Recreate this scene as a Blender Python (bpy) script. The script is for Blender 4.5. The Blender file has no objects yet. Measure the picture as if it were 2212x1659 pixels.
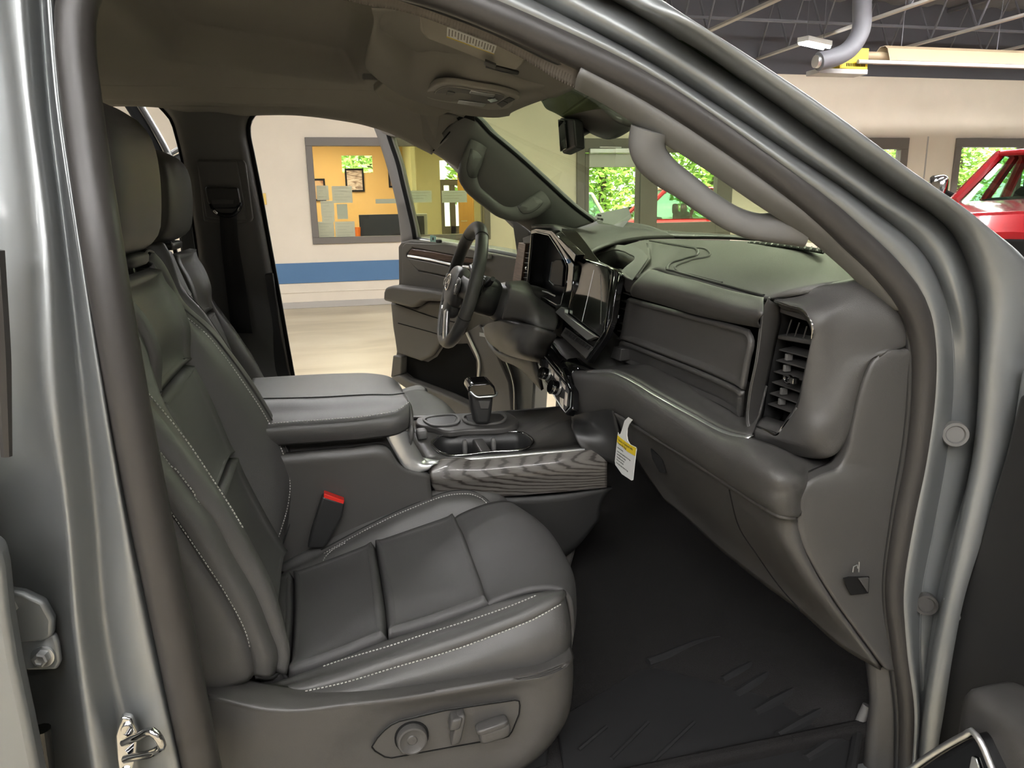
import bpy, bmesh, math, random
from mathutils import Vector, Matrix
from math import sin, cos, radians, pi

# ------------------------------------------------------------------ camera, world, light, exposure
S = bpy.context.scene
COL = S.collection
PSI, TH, RO = radians(13.7), radians(13.6), radians(1.0)      # heading off the truck's cross axis, downward pitch, roll
FPX, CXP, CYP = 1600.0, 1106.0, 829.5
CAM = Vector((0.0, -0.95, 1.55))
_r0 = Vector((cos(PSI), -sin(PSI), 0)); FW = Vector((sin(PSI)*cos(TH), cos(PSI)*cos(TH), -sin(TH))); _u0 = _r0.cross(FW)
RT = _r0*cos(RO) - _u0*sin(RO); UP = _u0*cos(RO) + _r0*sin(RO)
cd = bpy.data.cameras.new('camera'); cam = bpy.data.objects.new('camera', cd); COL.objects.link(cam)
cam.matrix_world = Matrix(((RT.x, UP.x, -FW.x, CAM.x), (RT.y, UP.y, -FW.y, CAM.y), (RT.z, UP.z, -FW.z, CAM.z), (0, 0, 0, 1)))
cd.sensor_fit = 'HORIZONTAL'; cd.sensor_width = 36.0; cd.lens = 36.0*FPX/2212.0; cd.clip_start = 0.02; cd.clip_end = 200
S.camera = cam
W = bpy.data.worlds.new('world'); S.world = W; W.use_nodes = True
bg = W.node_tree.nodes['Background']; bg.inputs[0].default_value = (0.98, 0.985, 1.0, 1); bg.inputs[1].default_value = 2.2
sd = bpy.data.lights.new('sun', 'SUN'); sd.energy = 6.0; sd.angle = radians(3); sd.color = (1, 0.96, 0.88)
so = bpy.data.objects.new('sun', sd); COL.objects.link(so); so.rotation_euler = (radians(38), radians(12), 0); so.location = (6, 20, 12)
S.view_settings.view_transform = 'Standard'; S.view_settings.look = 'None'; S.view_settings.gamma = 1.0
S.view_settings.use_curve_mapping = False; S.view_settings.exposure = 1.05
S.cycles.max_bounces = 5; S.cycles.diffuse_bounces = 2; S.cycles.glossy_bounces = 2; S.cycles.transmission_bounces = 2; S.cycles.transparent_max_bounces = 10; S.cycles.caustics_reflective = False; S.cycles.caustics_refractive = False
LAMP = 40.0                                                     # glow of the tube lamps, the seen one and the added ones

# ------------------------------------------------------------------ measuring helpers
def ray(px, py): return FW + RT*((px-CXP)/FPX) - UP*((py-CYP)/FPX)
def at(px, py, x=None, y=None, z=None):
    d = ray(px, py)
    t = (x-CAM.x)/d.x if x is not None else (y-CAM.y)/d.y if y is not None else (z-CAM.z)/d.z
    return CAM + d*t
def onp(px, py, p, n):
    d = ray(px, py); return CAM + d*((Vector(p)-CAM).dot(n)/d.dot(n))
def _ax(k, v, pts):
    n = len(pts); v = v if isinstance(v, (list, tuple)) else [v]*n
    if len(v) != n: v = [lerpl(v, i/(n-1)) for i in range(n)]
    return [at(p[0], p[1], **{k: q}) for p, q in zip(pts, v)]
def lerpl(v, t):
    f = t*(len(v)-1); i = min(int(f), len(v)-2); return v[i] + (v[i+1]-v[i])*(f-i)
def Y(v, *pts): return _ax('y', v, pts)
def X(v, *pts): return _ax('x', v, pts)
def Z(v, *pts): return _ax('z', v, pts)

# ------------------------------------------------------------------ curves and meshes
def cr(pts, n, closed=False, lin=False):
    """n points along the control points, evenly by length (Catmull-Rom, or straight)"""
    P = [Vector(p) for p in pts]
    if len(P) == 2: lin = True
    if closed: P = P + [P[0]]
    fine = []
    m = len(P)
    for i in range(m-1):
        p1, p2 = P[i], P[i+1]
        p0 = P[i-1] if i > 0 else (P[m-2] if closed else p1*2-p2)
        p3 = P[i+2] if i+2 < m else (P[1] if closed else p2*2-p1)
        k = 12
        for j in range(k):
            t = j/k
            if lin: fine.append(p1.lerp(p2, t)); continue
            # centripetal-like tangents scaled by chord
            d1, d0, d2 = (p2-p1).length or 1e-6, (p1-p0).length or 1e-6, (p3-p2).length or 1e-6
            m1 = ((p1-p0)/d0*d1 + (p2-p1)/d1*d0)/(d0+d1)*d1
            m2 = ((p2-p1)/d1*d2 + (p3-p2)/d2*d1)/(d1+d2)*d1
            fine.append(p1*(2*t**3-3*t*t+1) + m1*(t**3-2*t*t+t) + p2*(-2*t**3+3*t*t) + m2*(t**3-t*t))
    fine.append(P[-1])
    L = [0]
    for a, b in zip(fine, fine[1:]): L.append(L[-1]+(b-a).length)
    out = []; j = 0
    cnt = n if closed else n-1
    for i in range(n):
        s = L[-1]*i/cnt
        while j < len(L)-2 and L[j+1] < s: j += 1
        d = L[j+1]-L[j]
        out.append(fine[j].lerp(fine[j+1], (s-L[j])/d if d > 1e-9 else 0))
    return out
WL = {}                                                         # world place of each parent
def put(o, parent):
    COL.objects.link(o)
    if parent is not None:
        o.parent = parent; o.matrix_parent_inverse = Matrix.Translation(-WL[parent.name])
    WL[o.name] = Vector((0, 0, 0)) if o.type != 'EMPTY' else WL.get(o.name, Vector((0, 0, 0)))
    return o
def empty(name, loc, parent=None, label=None, cat=None, group=None):
    o = bpy.data.objects.new(name, None); COL.objects.link(o); o.empty_display_size = 0.05
    o.location = loc
    if parent is not None:
        o.parent = parent; o.matrix_parent_inverse = Matrix.Translation(-WL[parent.name])
    WL[o.name] = Vector(loc)
    return tag(o, label, cat, group)
def tag(o, label=None, cat=None, group=None, kind=None):
    if label: o['label'] = label
    if cat: o['category'] = cat
    if group: o['group'] = group
    if kind: o['kind'] = kind
    return o
def mk(name, V, F, m, parent=None, smooth=True, ang=38, thick=0, bev=0, seg=2, sub=0, off=1.0, flip=False):
    me = bpy.data.meshes.new(name)
    me.from_pydata([tuple(v) for v in V], [], [tuple(reversed(f)) for f in F] if flip else F); me.update()
    if smooth:
        me.polygons.foreach_set('use_smooth', [True]*len(me.polygons))
        if ang: me.set_sharp_from_angle(angle=radians(ang))
    me.materials.append(m)
    o = bpy.data.objects.new(name, me); put(o, parent)
    if thick:
        d = o.modifiers.new('solid', 'SOLIDIFY'); d.thickness = thick; d.offset = -off
    if bev:
        d = o.modifiers.new('bevel', 'BEVEL'); d.width = bev; d.segments = seg; d.limit_method = 'ANGLE'; d.angle_limit = radians(35); d.harden_normals = False
    if sub:
        d = o.modifiers.new('sub', 'SUBSURF'); d.levels = sub; d.render_levels = sub
    return o
def gridf(nr, nc, closed_r=False, closed_c=False, o=0):
    F = []
    for i in range(nr if closed_r else nr-1):
        for j in range(nc if closed_c else nc-1):
            i2, j2 = (i+1) % nr, (j+1) % nc
            F.append((o+i*nc+j, o+i*nc+j2, o+i2*nc+j2, o+i2*nc+j))
    return F
def loft(name, rails, m, parent=None, n=24, across=1, linr=False, lina=True, thick=0.006, closed=False, flip=False, ang=38, closed_a=False, off=1.0, bev=0):
    """a skin over rails; n points along each, 'across' spans between neighbours"""
    R = [cr(r, n, closed, linr) for r in rails]
    if across > 1:
        C = [cr([r[i] for r in R], 1+across*(len(R)-1), False, True) if lina else _acr([r[i] for r in R], across, closed_a) for i in range(n)]
        R = [[c[k] for c in C] for k in range(len(C[0]))]
    V = [p for r in R for p in r]
    return mk(name, V, gridf(len(R), n, closed_a, closed), m, parent, thick=thick, flip=flip, ang=ang, off=off, bev=bev)
def _acr(P, k, closed=False):
    out = []; m = len(P)
    for i in range(m if closed else m-1):
        p1, p2 = P[i], P[(i+1) % m]
        p0 = P[i-1] if (i > 0 or closed) else p1*2-p2
        p3 = P[(i+2) % m] if (i+2 < m or closed) else p2*2-p1
        for j in range(k):
            t = j/k; out.append(0.5*((2*p1)+(p2-p0)*t+(2*p0-5*p1+4*p2-p3)*t*t+(3*p1-p0-3*p2+p3)*t**3))
    if not closed: out.append(P[-1])
    return out
def pad(name, a, b, m, parent=None, n=24, k=12, h=0.015, drop=0.012, edge=5, thick=0.02, c=None, d=None, flip=False, nrm=None, tuck=30):
    """an upholstered panel between rail a and rail b (optionally side rails c: a0->b0, d: a1->b1), puffed by h, sewn edges tucked by drop"""
    A, B = cr(a, n), cr(b, n)
    Cc = cr(c, k) if c else [A[0].lerp(B[0], j/(k-1)) for j in range(k)]
    Dd = cr(d, k) if d else [A[-1].lerp(B[-1], j/(k-1)) for j in range(k)]
    def co(u, v, i, j):
        p = A[i]*(1-v)+B[i]*v + Cc[j]*(1-u)+Dd[j]*u
        return p - (A[0]*(1-u)*(1-v)+A[-1]*u*(1-v)+B[0]*(1-u)*v+B[-1]*u*v)
    G = [[co(i/(n-1), j/(k-1), i, j) for i in range(n)] for j in range(k)]
    sg = -1 if flip else 1
    out = []
    for j in range(k):
        for i in range(n):
            i0, i1, j0, j1 = max(i-1, 0), min(i+1, n-1), max(j-1, 0), min(j+1, k-1)
            nn = (G[j][i1]-G[j][i0]).cross(G[j1][i]-G[j0][i]); nn = Vector(nrm) if nrm else nn.normalized()*sg
            u, v = i/(n-1)*2-1, j/(k-1)*2-1
            q = (1-abs(u)**edge)*(1-abs(v)**edge)
            q2 = (1-abs(u)**tuck)*(1-abs(v)**tuck)
            out.append(G[j][i] + nn*(h*q + drop*(q2-1)))
    return mk(name, out, gridf(k, n), m, parent, thick=thick, flip=flip, ang=0)
def tube(name, pts, r, m, parent=None, n=None, sides=12, closed=False, lin=False, caps=True, flat=1.0, up=None):
    P = cr(pts, n, closed, lin) if n else [Vector(p) for p in pts]
    k = len(P); V = []; nrm = None
    rr = r if isinstance(r, (list, tuple)) else [r, r]
    for i in range(k):
        a = P[i-1] if (i > 0 or closed) else P[i]; b = P[(i+1) % k] if (i < k-1 or closed) else P[i]
        t = (b-a).normalized()
        if nrm is None: nrm = Vector(up) if up else Vector((0, 0, 1)) if abs(t.z) < 0.9 else Vector((1, 0, 0))
        nrm = (nrm - t*nrm.dot(t)).normalized(); bn = t.cross(nrm)
        ri = lerpl(rr, i/(k-1))
        for s in range(sides):
            q = 2*pi*s/sides; V.append(P[i] + nrm*(ri*cos(q)) + bn*(ri*flat*sin(q)))
    F = gridf(k, sides, closed, True)
    if caps and not closed:
        F.append(tuple(range(sides-1, -1, -1))); F.append(tuple((k-1)*sides+s for s in range(sides)))
    return mk(name, V, [tuple(reversed(f)) for f in F], m, parent)
def prism(name, pts, vec, m, parent=None, bev=0.003, seg=2, n=0, ang=38):
    """a plate: planar outline pushed along vec"""
    P = cr(pts, n, True) if n else [Vector(p) for p in pts]
    vec = Vector(vec); k = len(P)
    nn = sum(((P[i]-P[0]).cross(P[(i+1) % k]-P[0]) for i in range(k)), Vector())
    if nn.dot(vec) > 0: P.reverse()
    V = P + [p+vec for p in P]
    F = [tuple(range(k)), tuple(range(2*k-1, k-1, -1))] + [(i, k+i, k+(i+1) % k, (i+1) % k) for i in range(k)]
    return mk(name, V, F, m, parent, bev=bev, seg=seg, ang=ang)
def ring_prism(name, outer, inner, vec, m, parent=None, n=40, lin=False, bev=0.0015, seg=2):
    """a bezel: outer outline with a hole, pushed along vec"""
    A, B = cr(outer, n, True, lin), cr(inner, n, True, lin); vec = Vector(vec)
    V = A + B + [p+vec for p in B] + [p+vec for p in A]
    nn = sum(((A[i]-A[0]).cross(A[(i+1) % n]-A[0]) for i in range(n)), Vector())
    return mk(name, V, gridf(4, n, True, True), m, parent, bev=bev, seg=seg, flip=nn.dot(vec) < 0)
def box(name, lo, hi, m, parent=None, bev=0.004, seg=2):
    lo, hi = Vector(lo), Vector(hi)
    return prism(name, [(lo.x, lo.y, lo.z), (hi.x, lo.y, lo.z), (hi.x, hi.y, lo.z), (lo.x, hi.y, lo.z)], (0, 0, hi.z-lo.z), m, parent, bev, seg)
def obox(name, c, ex, ey, ez, m, parent=None, bev=0.004, seg=2):
    """oriented box: centre and three half-extent vectors"""
    c, ex, ey, ez = Vector(c), Vector(ex), Vector(ey), Vector(ez)
    return prism(name, [c-ex-ey-ez, c+ex-ey-ez, c+ex+ey-ez, c-ex+ey-ez], ez*2, m, parent, bev, seg)
def rbox(name, c, ex, ey, ez, m, parent=None, p=4.0, n=20, k=14):
    """soft superellipsoid block"""
    c, ex, ey, ez = Vector(c), Vector(ex), Vector(ey), Vector(ez); V = []
    sg = lambda v: math.copysign(abs(v)**(2/p), v)
    for j in range(k):
        f = -pi/2 + pi*j/(k-1)
        for i in range(n):
            t = 2*pi*i/n
            V.append(c + ex*(sg(cos(f))*sg(cos(t))) + ey*(sg(cos(f))*sg(sin(t))) + ez*sg(sin(f)))
    return mk(name, V, gridf(k, n, False, True), m, parent, ang=0)
def disc(name, c, ax, r, h, m, parent=None, prof=None, n=28):
    """lathe about ax: prof = [(radius factor, height factor)]"""
    c, ax = Vector(c), Vector(ax).normalized(); u = ax.orthogonal().normalized(); w = ax.cross(u)
    prof = prof or [(0, 0), (1, 0), (1, .8), (.9, 1), (0, 1)]
    V = [c + (u*cos(2*pi*i/n)+w*sin(2*pi*i/n))*(r*a) + ax*(h*b) for a, b in prof for i in range(n)]
    return mk(name, V, gridf(len(prof), n, False, True), m, parent, ang=30)
def stitches(name, pts, m, parent, step=0.0062, w=0.0011, lift=(0, 0, 0), duty=0.62):
    """a run of thread stitches along a line"""
    L = sum((Vector(b)-Vector(a)).length for a, b in zip(pts, pts[1:]))*1.02
    k = max(4, int(L/step)); P = cr(pts, k*2+1); V = []; F = []; lift = Vector(lift)
    for i in range(k):
        a = P[2*i]+lift; b = a + (P[2*i+2]+lift-a)*duty; t = (b-a).normalized()
        s = t.cross(Vector((0.3, -0.8, 0.5))).normalized(); q = t.cross(s); o = len(V)
        for p in (a, b):
            for g in range(4): V.append(p + s*(w*cos(pi/2*g)) + q*(w*sin(pi/2*g)))
        F += [(o+g, o+(g+1) % 4, o+4+(g+1) % 4, o+4+g) for g in range(4)] + [(o+3, o+2, o+1, o), (o+4, o+5, o+6, o+7)]
    return tag(mk(name, V, F, m, parent, ang=0), kind='stuff')
def text(name, s, c, ex, ey, size, m, parent=None, align='CENTER', depth=0.0003):
    """flat lettering; ex = reading direction, ey = up"""
    cu = bpy.data.curves.new(name, 'FONT'); cu.body = s; cu.size = size; cu.align_x = align; cu.align_y = 'CENTER'; cu.extrude = depth; cu.resolution_u = 2
    cu.materials.append(m)
    tmp = bpy.data.objects.new(name, cu); me = bpy.data.meshes.new_from_object(tmp); bpy.data.objects.remove(tmp); bpy.data.curves.remove(cu)
    o = bpy.data.objects.new(name, me); put(o, parent)
    ex = Vector(ex).normalized(); ey = Vector(ey); ey = (ey-ex*ey.dot(ex)).normalized(); ez = ex.cross(ey); c = Vector(c)
    o.matrix_basis = Matrix(((ex.x, ey.x, ez.x, c.x), (ex.y, ey.y, ez.y, c.y), (ex.z, ey.z, ez.z, c.z), (0, 0, 0, 1)))
    return o

def snap(o, pts, lift=0.001):
    """the points of surface o seen at the given pixels, raised a little off it"""
    from mathutils.bvhtree import BVHTree
    me = o.data; b = BVHTree.FromPolygons([v.co for v in me.vertices], [p.vertices for p in me.polygons]); out = []
    for a, c in pts:
        d = ray(a, c).normalized(); h = b.ray_cast(CAM, d)
        if h[0] is None: continue
        back = h[1].dot(d) > 0; n = -h[1] if back else h[1]; th = sum(q.thickness for q in o.modifiers if q.type == 'SOLIDIFY') if back else 0
        out.append(h[0]+n*(lift+th))
    return out
# ------------------------------------------------------------------ materials
def mat(name, col, rough=0.5, metal=0.0, spec=0.5, coat=0.0, bump=0.0, bscale=400.0, bkind='noise', vary=0.0, vscale=8.0, emit=0, ecol=None, coatr=0.08):
    m = bpy.data.materials.new(name); m.use_nodes = True; nt = m.node_tree; b = nt.nodes['Principled BSDF']
    b.inputs['Base Color'].default_value = (*col, 1); b.inputs['Roughness'].default_value = rough; b.inputs['Metallic'].default_value = metal
    b.inputs['Specular IOR Level'].default_value = spec; b.inputs['Coat Weight'].default_value = coat; b.inputs['Coat Roughness'].default_value = coatr
    if emit: b.inputs['Emission Color'].default_value = (*(ecol or col), 1); b.inputs['Emission Strength'].default_value = emit
    tc = nt.nodes.new('ShaderNodeTexCoord')
    if bump:
        t = nt.nodes.new('ShaderNodeTexVoronoi' if bkind == 'voronoi' else 'ShaderNodeTexNoise')
        t.inputs['Scale'].default_value = bscale
        if bkind == 'noise': t.inputs['Detail'].default_value = 3
        nt.links.new(tc.outputs['Object'], t.inputs['Vector'])
        bp = nt.nodes.new('ShaderNodeBump'); bp.inputs['Strength'].default_value = bump; bp.inputs['Distance'].default_value = 0.002
        nt.links.new(t.outputs[0], bp.inputs['Height']); nt.links.new(bp.outputs[0], b.inputs['Normal'])
    if vary:
        t = nt.nodes.new('ShaderNodeTexNoise'); t.inputs['Scale'].default_value = vscale; t.inputs['Detail'].default_value = 5
        nt.links.new(tc.outputs['Object'], t.inputs['Vector'])
        r = nt.nodes.new('ShaderNodeValToRGB'); r.color_ramp.elements[0].position = 0.3; r.color_ramp.elements[1].position = 0.7
        r.color_ramp.elements[0].color = (*[c*(1-vary) for c in col], 1); r.color_ramp.elements[1].color = (*[min(1, c*(1+vary)) for c in col], 1)
        nt.links.new(t.outputs[0], r.inputs[0]); nt.links.new(r.outputs[0], b.inputs['Base Color'])
    return m
def glass(name, tint, gloss=0.06, rough=0.0):
    m = bpy.data.materials.new(name); m.use_nodes = True; nt = m.node_tree; nt.nodes.clear()
    o = nt.nodes.new('ShaderNodeOutputMaterial'); mx = nt.nodes.new('ShaderNodeMixShader'); t = nt.nodes.new('ShaderNodeBsdfTransparent'); g = nt.nodes.new('ShaderNodeBsdfGlossy')
    lw = nt.nodes.new('ShaderNodeLayerWeight'); lw.inputs['Blend'].default_value = 0.5
    pw = nt.nodes.new('ShaderNodeMath'); pw.operation = 'POWER'; pw.inputs[1].default_value = 5.0
    mu = nt.nodes.new('ShaderNodeMath'); mu.operation = 'MULTIPLY_ADD'; mu.inputs[1].default_value = 0.7; mu.inputs[2].default_value = gloss
    t.inputs[0].default_value = (*tint, 1); g.inputs['Roughness'].default_value = rough
    nt.links.new(lw.outputs['Facing'], pw.inputs[0]); nt.links.new(pw.outputs[0], mu.inputs[0]); nt.links.new(mu.outputs[0], mx.inputs[0]); nt.links.new(t.outputs[0], mx.inputs[1]); nt.links.new(g.outputs[0], mx.inputs[2]); nt.links.new(mx.outputs[0], o.inputs[0])
    return m
def ramp_mat(name, kind, stops, scale, rough=0.5, metal=0.0, coat=0.0, stretch=(1, 1, 1), distort=0.0, detail=3.0, bump=0.0, rot=(0, 0, 0), loc=(0, 0, 0), rings=False):
    m = bpy.data.materials.new(name); m.use_nodes = True; nt = m.node_tree; b = nt.nodes['Principled BSDF']
    b.inputs['Roughness'].default_value = rough; b.inputs['Metallic'].default_value = metal; b.inputs['Coat Weight'].default_value = coat
    tc = nt.nodes.new('ShaderNodeTexCoord'); mp = nt.nodes.new('ShaderNodeMapping'); mp.inputs['Scale'].default_value = stretch; mp.inputs['Rotation'].default_value = rot; mp.inputs['Location'].default_value = loc
    nt.links.new(tc.outputs['Object'], mp.inputs[0])
    t = nt.nodes.new('ShaderNodeTexWave' if kind == 'wave' else 'ShaderNodeTexNoise'); t.inputs['Scale'].default_value = scale; t.inputs['Detail'].default_value = detail; t.inputs['Distortion'].default_value = distort
    if rings: t.wave_type = 'RINGS'; t.rings_direction = 'Y'; t.inputs['Detail Scale'].default_value = 2.0
    nt.links.new(mp.outputs[0], t.inputs['Vector'])
    r = nt.nodes.new('ShaderNodeValToRGB'); e = r.color_ramp.elements
    while len(e) < len(stops): e.new(0.5)
    for q, (p, c) in zip(e, stops): q.position = p; q.color = (*c, 1)
    nt.links.new(t.outputs[0], r.inputs[0]); nt.links.new(r.outputs[0], b.inputs['Base Color'])
    if bump:
        bp = nt.nodes.new('ShaderNodeBump'); bp.inputs['Strength'].default_value = bump; bp.inputs['Distance'].default_value = 0.002
        nt.links.new(t.outputs[0], bp.inputs['Height']); nt.links.new(bp.outputs[0], b.inputs['Normal'])
    return m
M = {}
M['paint'] = mat('silver_grey_paint', (0.275, 0.288, 0.292), 0.45, 0.6, 0.5, coat=0.35, coatr=0.12)
M['doortrim_lit'] = mat('hall_lit_door_trim', (0.22, 0.207, 0.195), 0.5, spec=0.4)  # lighter than the other trim, the hall's light put into its tone
M['ptrim'] = mat('pillar_trim_grey', (0.165, 0.163, 0.156), 0.55, spec=0.35)
M['ohplast'] = mat('overhead_plastic', (0.36, 0.34, 0.31), 0.5, spec=0.35)
M['seal'] = mat('black_rubber', (0.042, 0.039, 0.037), 0.4)
M['leather'] = mat('black_leather', (0.080, 0.078, 0.076), 0.42, spec=0.5, bump=0.16, bscale=1300, bkind='voronoi')
M['leather2'] = mat('perforated_leather', (0.080, 0.078, 0.078), 0.5, spec=0.45, bump=0.25, bscale=1500, bkind='voronoi')
M['leather3'] = mat('pale_grey_leather', (0.3, 0.3, 0.29), 0.5, bump=0.1, bscale=1300, bkind='voronoi')
M['plast'] = mat('charcoal_plastic', (0.068, 0.065, 0.062), 0.42, spec=0.5, bump=0.12, bscale=1100)
M['plast2'] = mat('grey_plastic', (0.15, 0.147, 0.142), 0.5, spec=0.4)
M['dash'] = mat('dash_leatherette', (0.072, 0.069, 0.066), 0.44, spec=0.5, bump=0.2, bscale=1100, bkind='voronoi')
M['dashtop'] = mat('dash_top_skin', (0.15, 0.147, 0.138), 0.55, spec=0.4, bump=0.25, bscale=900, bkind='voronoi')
M['dark'] = mat('black_plastic', (0.024, 0.024, 0.024), 0.45)
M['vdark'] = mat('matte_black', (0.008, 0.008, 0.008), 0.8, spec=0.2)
M['piano'] = mat('piano_black', (0.004, 0.004, 0.0045), 0.05, spec=0.6, coat=0.6)
M['screen'] = mat('glass_screen', (0.01, 0.01, 0.011), 0.03, spec=0.7, coat=1.0, coatr=0.02)
M['railfab'] = mat('ribbed_rail_fabric', (0.16, 0.147, 0.135), 0.95, spec=0.1)
M['head'] = mat('headliner_fabric', (0.31, 0.295, 0.272), 0.95, spec=0.1)
M['visor'] = mat('visor_fabric', (0.34, 0.32, 0.285), 0.9, spec=0.1)
M['cluster'] = mat('cluster_glass', (0.006, 0.006, 0.007), 0.3, spec=0.05)
M['chrome'] = mat('chrome', (0.72, 0.72, 0.72), 0.1, 1.0)
M['satin'] = mat('satin_silver', (0.78, 0.79, 0.79), 0.33, 0.9)
M['thread'] = mat('grey_thread', (0.55, 0.54, 0.51), 0.8)
M['carpet'] = mat('black_carpet', (0.022, 0.021, 0.021), 0.98, spec=0.1, bump=0.8, bscale=500)
M['rubbermat'] = mat('rubber_mat', (0.016, 0.016, 0.017), 0.6, bump=0.1, bscale=500)
M['red'] = mat('red_plastic', (0.75, 0.03, 0.02), 0.35)
M['white'] = mat('white_card', (0.8, 0.8, 0.78), 0.6)
M['yellow'] = mat('yellow_card', (0.85, 0.62, 0.02), 0.6)
M['ink'] = mat('black_ink', (0.015, 0.015, 0.015), 0.7)
M['belt'] = mat('belt_webbing', (0.03, 0.03, 0.03), 0.8, bump=0.3, bscale=1200)
M['wood'] = ramp_mat('dark_open_pore_wood', 'wave', [(0.0, (0.03, 0.025, 0.022)), (0.10, (0.045, 0.039, 0.034)), (0.26, (0.10, 0.092, 0.083)), (1.0, (0.125, 0.116, 0.106))], 17, 0.3, coat=0.3, stretch=(0.42, 1.0, 2.6), distort=3.6, detail=5, bump=0.12, loc=(-0.30, 0.0, -2.49), rings=True)
M['brownwood'] = ramp_mat('brown_wood_trim', 'noise', [(0.3, (0.07, 0.036, 0.025)), (0.7, (0.24, 0.15, 0.115))], 4, 0.35, coat=0.3, stretch=(2, 2, 60), distort=.6, detail=4)
M['wind'] = glass('green_windscreen_glass', (0.66, 0.76, 0.53), 0.045)
M['sideglass'] = glass('pale_door_glass', (0.78, 0.81, 0.66), 0.045)
M['clear'] = glass('clear_window_glass', (0.94, 0.96, 0.93), 0.03)
M['film'] = glass('clear_protective_film', (0.9, 0.9, 0.9), 0.16, 0.08)
# ------------------------------------------------------------------ the hall
WY = 11.3
M['wallp'] = mat('cream_wall_paint', (0.84, 0.755, 0.63), 0.8, bump=0.1, bscale=60, vary=0.03, vscale=2)
M['walld'] = mat('dark_grey_upper_wall', (0.10, 0.10, 0.115), 0.8)
M['blue'] = mat('blue_wall_band', (0.085, 0.19, 0.36), 0.6)
M['bumper'] = mat('grey_rub_strip', (0.50, 0.47, 0.43), 0.7)
M['floor'] = ramp_mat('polished_concrete', 'noise', [(0.3, (0.52, 0.43, 0.28)), (0.5, (0.66, 0.56, 0.39)), (0.7, (0.74, 0.65, 0.48))], 1.1, 0.35, detail=8, distort=0.6, stretch=(0.5, 1.4, 1))
M['frame'] = mat('bronze_door_frame', (0.17, 0.15, 0.13), 0.5)
M['deck'] = mat('roof_deck', (0.18, 0.18, 0.2), 0.7)
M['steel'] = mat('grey_steel', (0.13, 0.13, 0.145), 0.6)
M['steelw'] = mat('pale_steel', (0.42, 0.41, 0.40), 0.6)
M['tubeglow'] = mat('lamp_tube', (1, 1, 1), 0.4, emit=LAMP, ecol=(1.0, 0.985, 0.97))
M['lampbody'] = mat('lamp_housing', (0.6, 0.6, 0.58), 0.5)
M['tan'] = mat('tan_enamel', (0.36, 0.28, 0.18), 0.45)
M['officewall'] = mat('ochre_office_wall', (0.74, 0.47, 0.17), 0.8)
M['cream'] = mat('cream_panel', (0.78, 0.71, 0.50), 0.8)
M['orangewood'] = ramp_mat('orange_wood_door', 'wave', [(0, (0.5, 0.24, 0.05)), (1, (0.68, 0.36, 0.09))], 6, 0.4, stretch=(3, 3, 0.4), distort=3)
M['asphalt'] = mat('asphalt', (0.35, 0.35, 0.35), 0.9, vary=0.1)
M['leaf'] = mat('tree_leaves', (0.42, 0.66, 0.13), 0.7, vary=0.3, vscale=3)
M['bark'] = mat('bark', (0.12, 0.09, 0.06), 0.9)
M['screenoff'] = mat('monitor_black', (0.02, 0.02, 0.022), 0.3)

def struct(o): return tag(o, kind='structure')
struct(box('floor', (-14, -9, -0.1), (26, WY+0.1, 0.0), M['floor'], bev=0))
# far wall: solid runs between its openings (office window, entrance, two more windows)
OPEN = [(-0.196, 2.66, 1.0, 2.6), (4.157, 7.05, 0.0, 2.6), (8.7, 10.65, 0.95, 2.63), (11.71, 14.9, 0.95, 2.63)]
def wall_mesh(name, y0, y1, x0, x1, z0, z1, opens, m):
    bm = bmesh.new()
    def b(a, c, e, f):
        if c-a < 1e-4 or f-e < 1e-4: return
        v = [bm.verts.new((p, q, r)) for r in (e, f) for (p, q) in ((a, y0), (c, y0), (c, y1), (a, y1))]
        for q in ((3, 2, 1, 0), (4, 5, 6, 7), (0, 1, 5, 4), (1, 2, 6, 5), (2, 3, 7, 6), (3, 0, 4, 7)): bm.faces.new([v[i] for i in q])
    x = x0
    for (a, c, e, f) in opens:
        b(x, a, z0, z1); b(a, c, z0, e); b(a, c, f, z1); x = c
    b(x, x1, z0, z1)
    me = bpy.data.meshes.new(name); bm.to_mesh(me); bm.free(); me.materials.append(m)
    o = bpy.data.objects.new(name, me); put(o, None); return struct(o)
wall_mesh('wall_far', WY, WY+0.16, -14, 26, 0.0, 3.681, OPEN, M['wallp'])
struct(box('wall_upper', (-14, WY-0.02, 3.681), (26, WY+0.16, 4.95), M['walld'], bev=0))
struct(box('trim_1', (-14, WY-0.02, 0.40), (3.9, WY-0.001, 0.715), M['blue'], bev=0.004))
struct(box('baseboard_far', (-14, WY-0.025, 0.0), (4.1, WY-0.001, 0.10), M['bumper'], bev=0.006))
struct(box('trim_2', (-14, WY-0.012, 0.245), (3.9, WY-0.001, 0.262), M['wallp'], bev=0.003))
struct(box('trim_3', (11.07, WY-0.006, 0.0), (11.10, WY-0.001, 2.66), M['bumper'], bev=0))
struct(box('wall_near', (-14, -9.1, 0), (26, -9.0, 4.95), mat('low_bounce_grey', (.34, .33, .32), .8), bev=0)); struct(box('wall_left', (-14.1, -9, 0), (-14, WY+.2, 4.95), M['wallp'], bev=0)); struct(box('wall_right', (26, -9, 0), (26.1, WY+.2, 4.95), M['wallp'], bev=0))  # unseen near wall, coloured dark to cut the light it bounces
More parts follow.
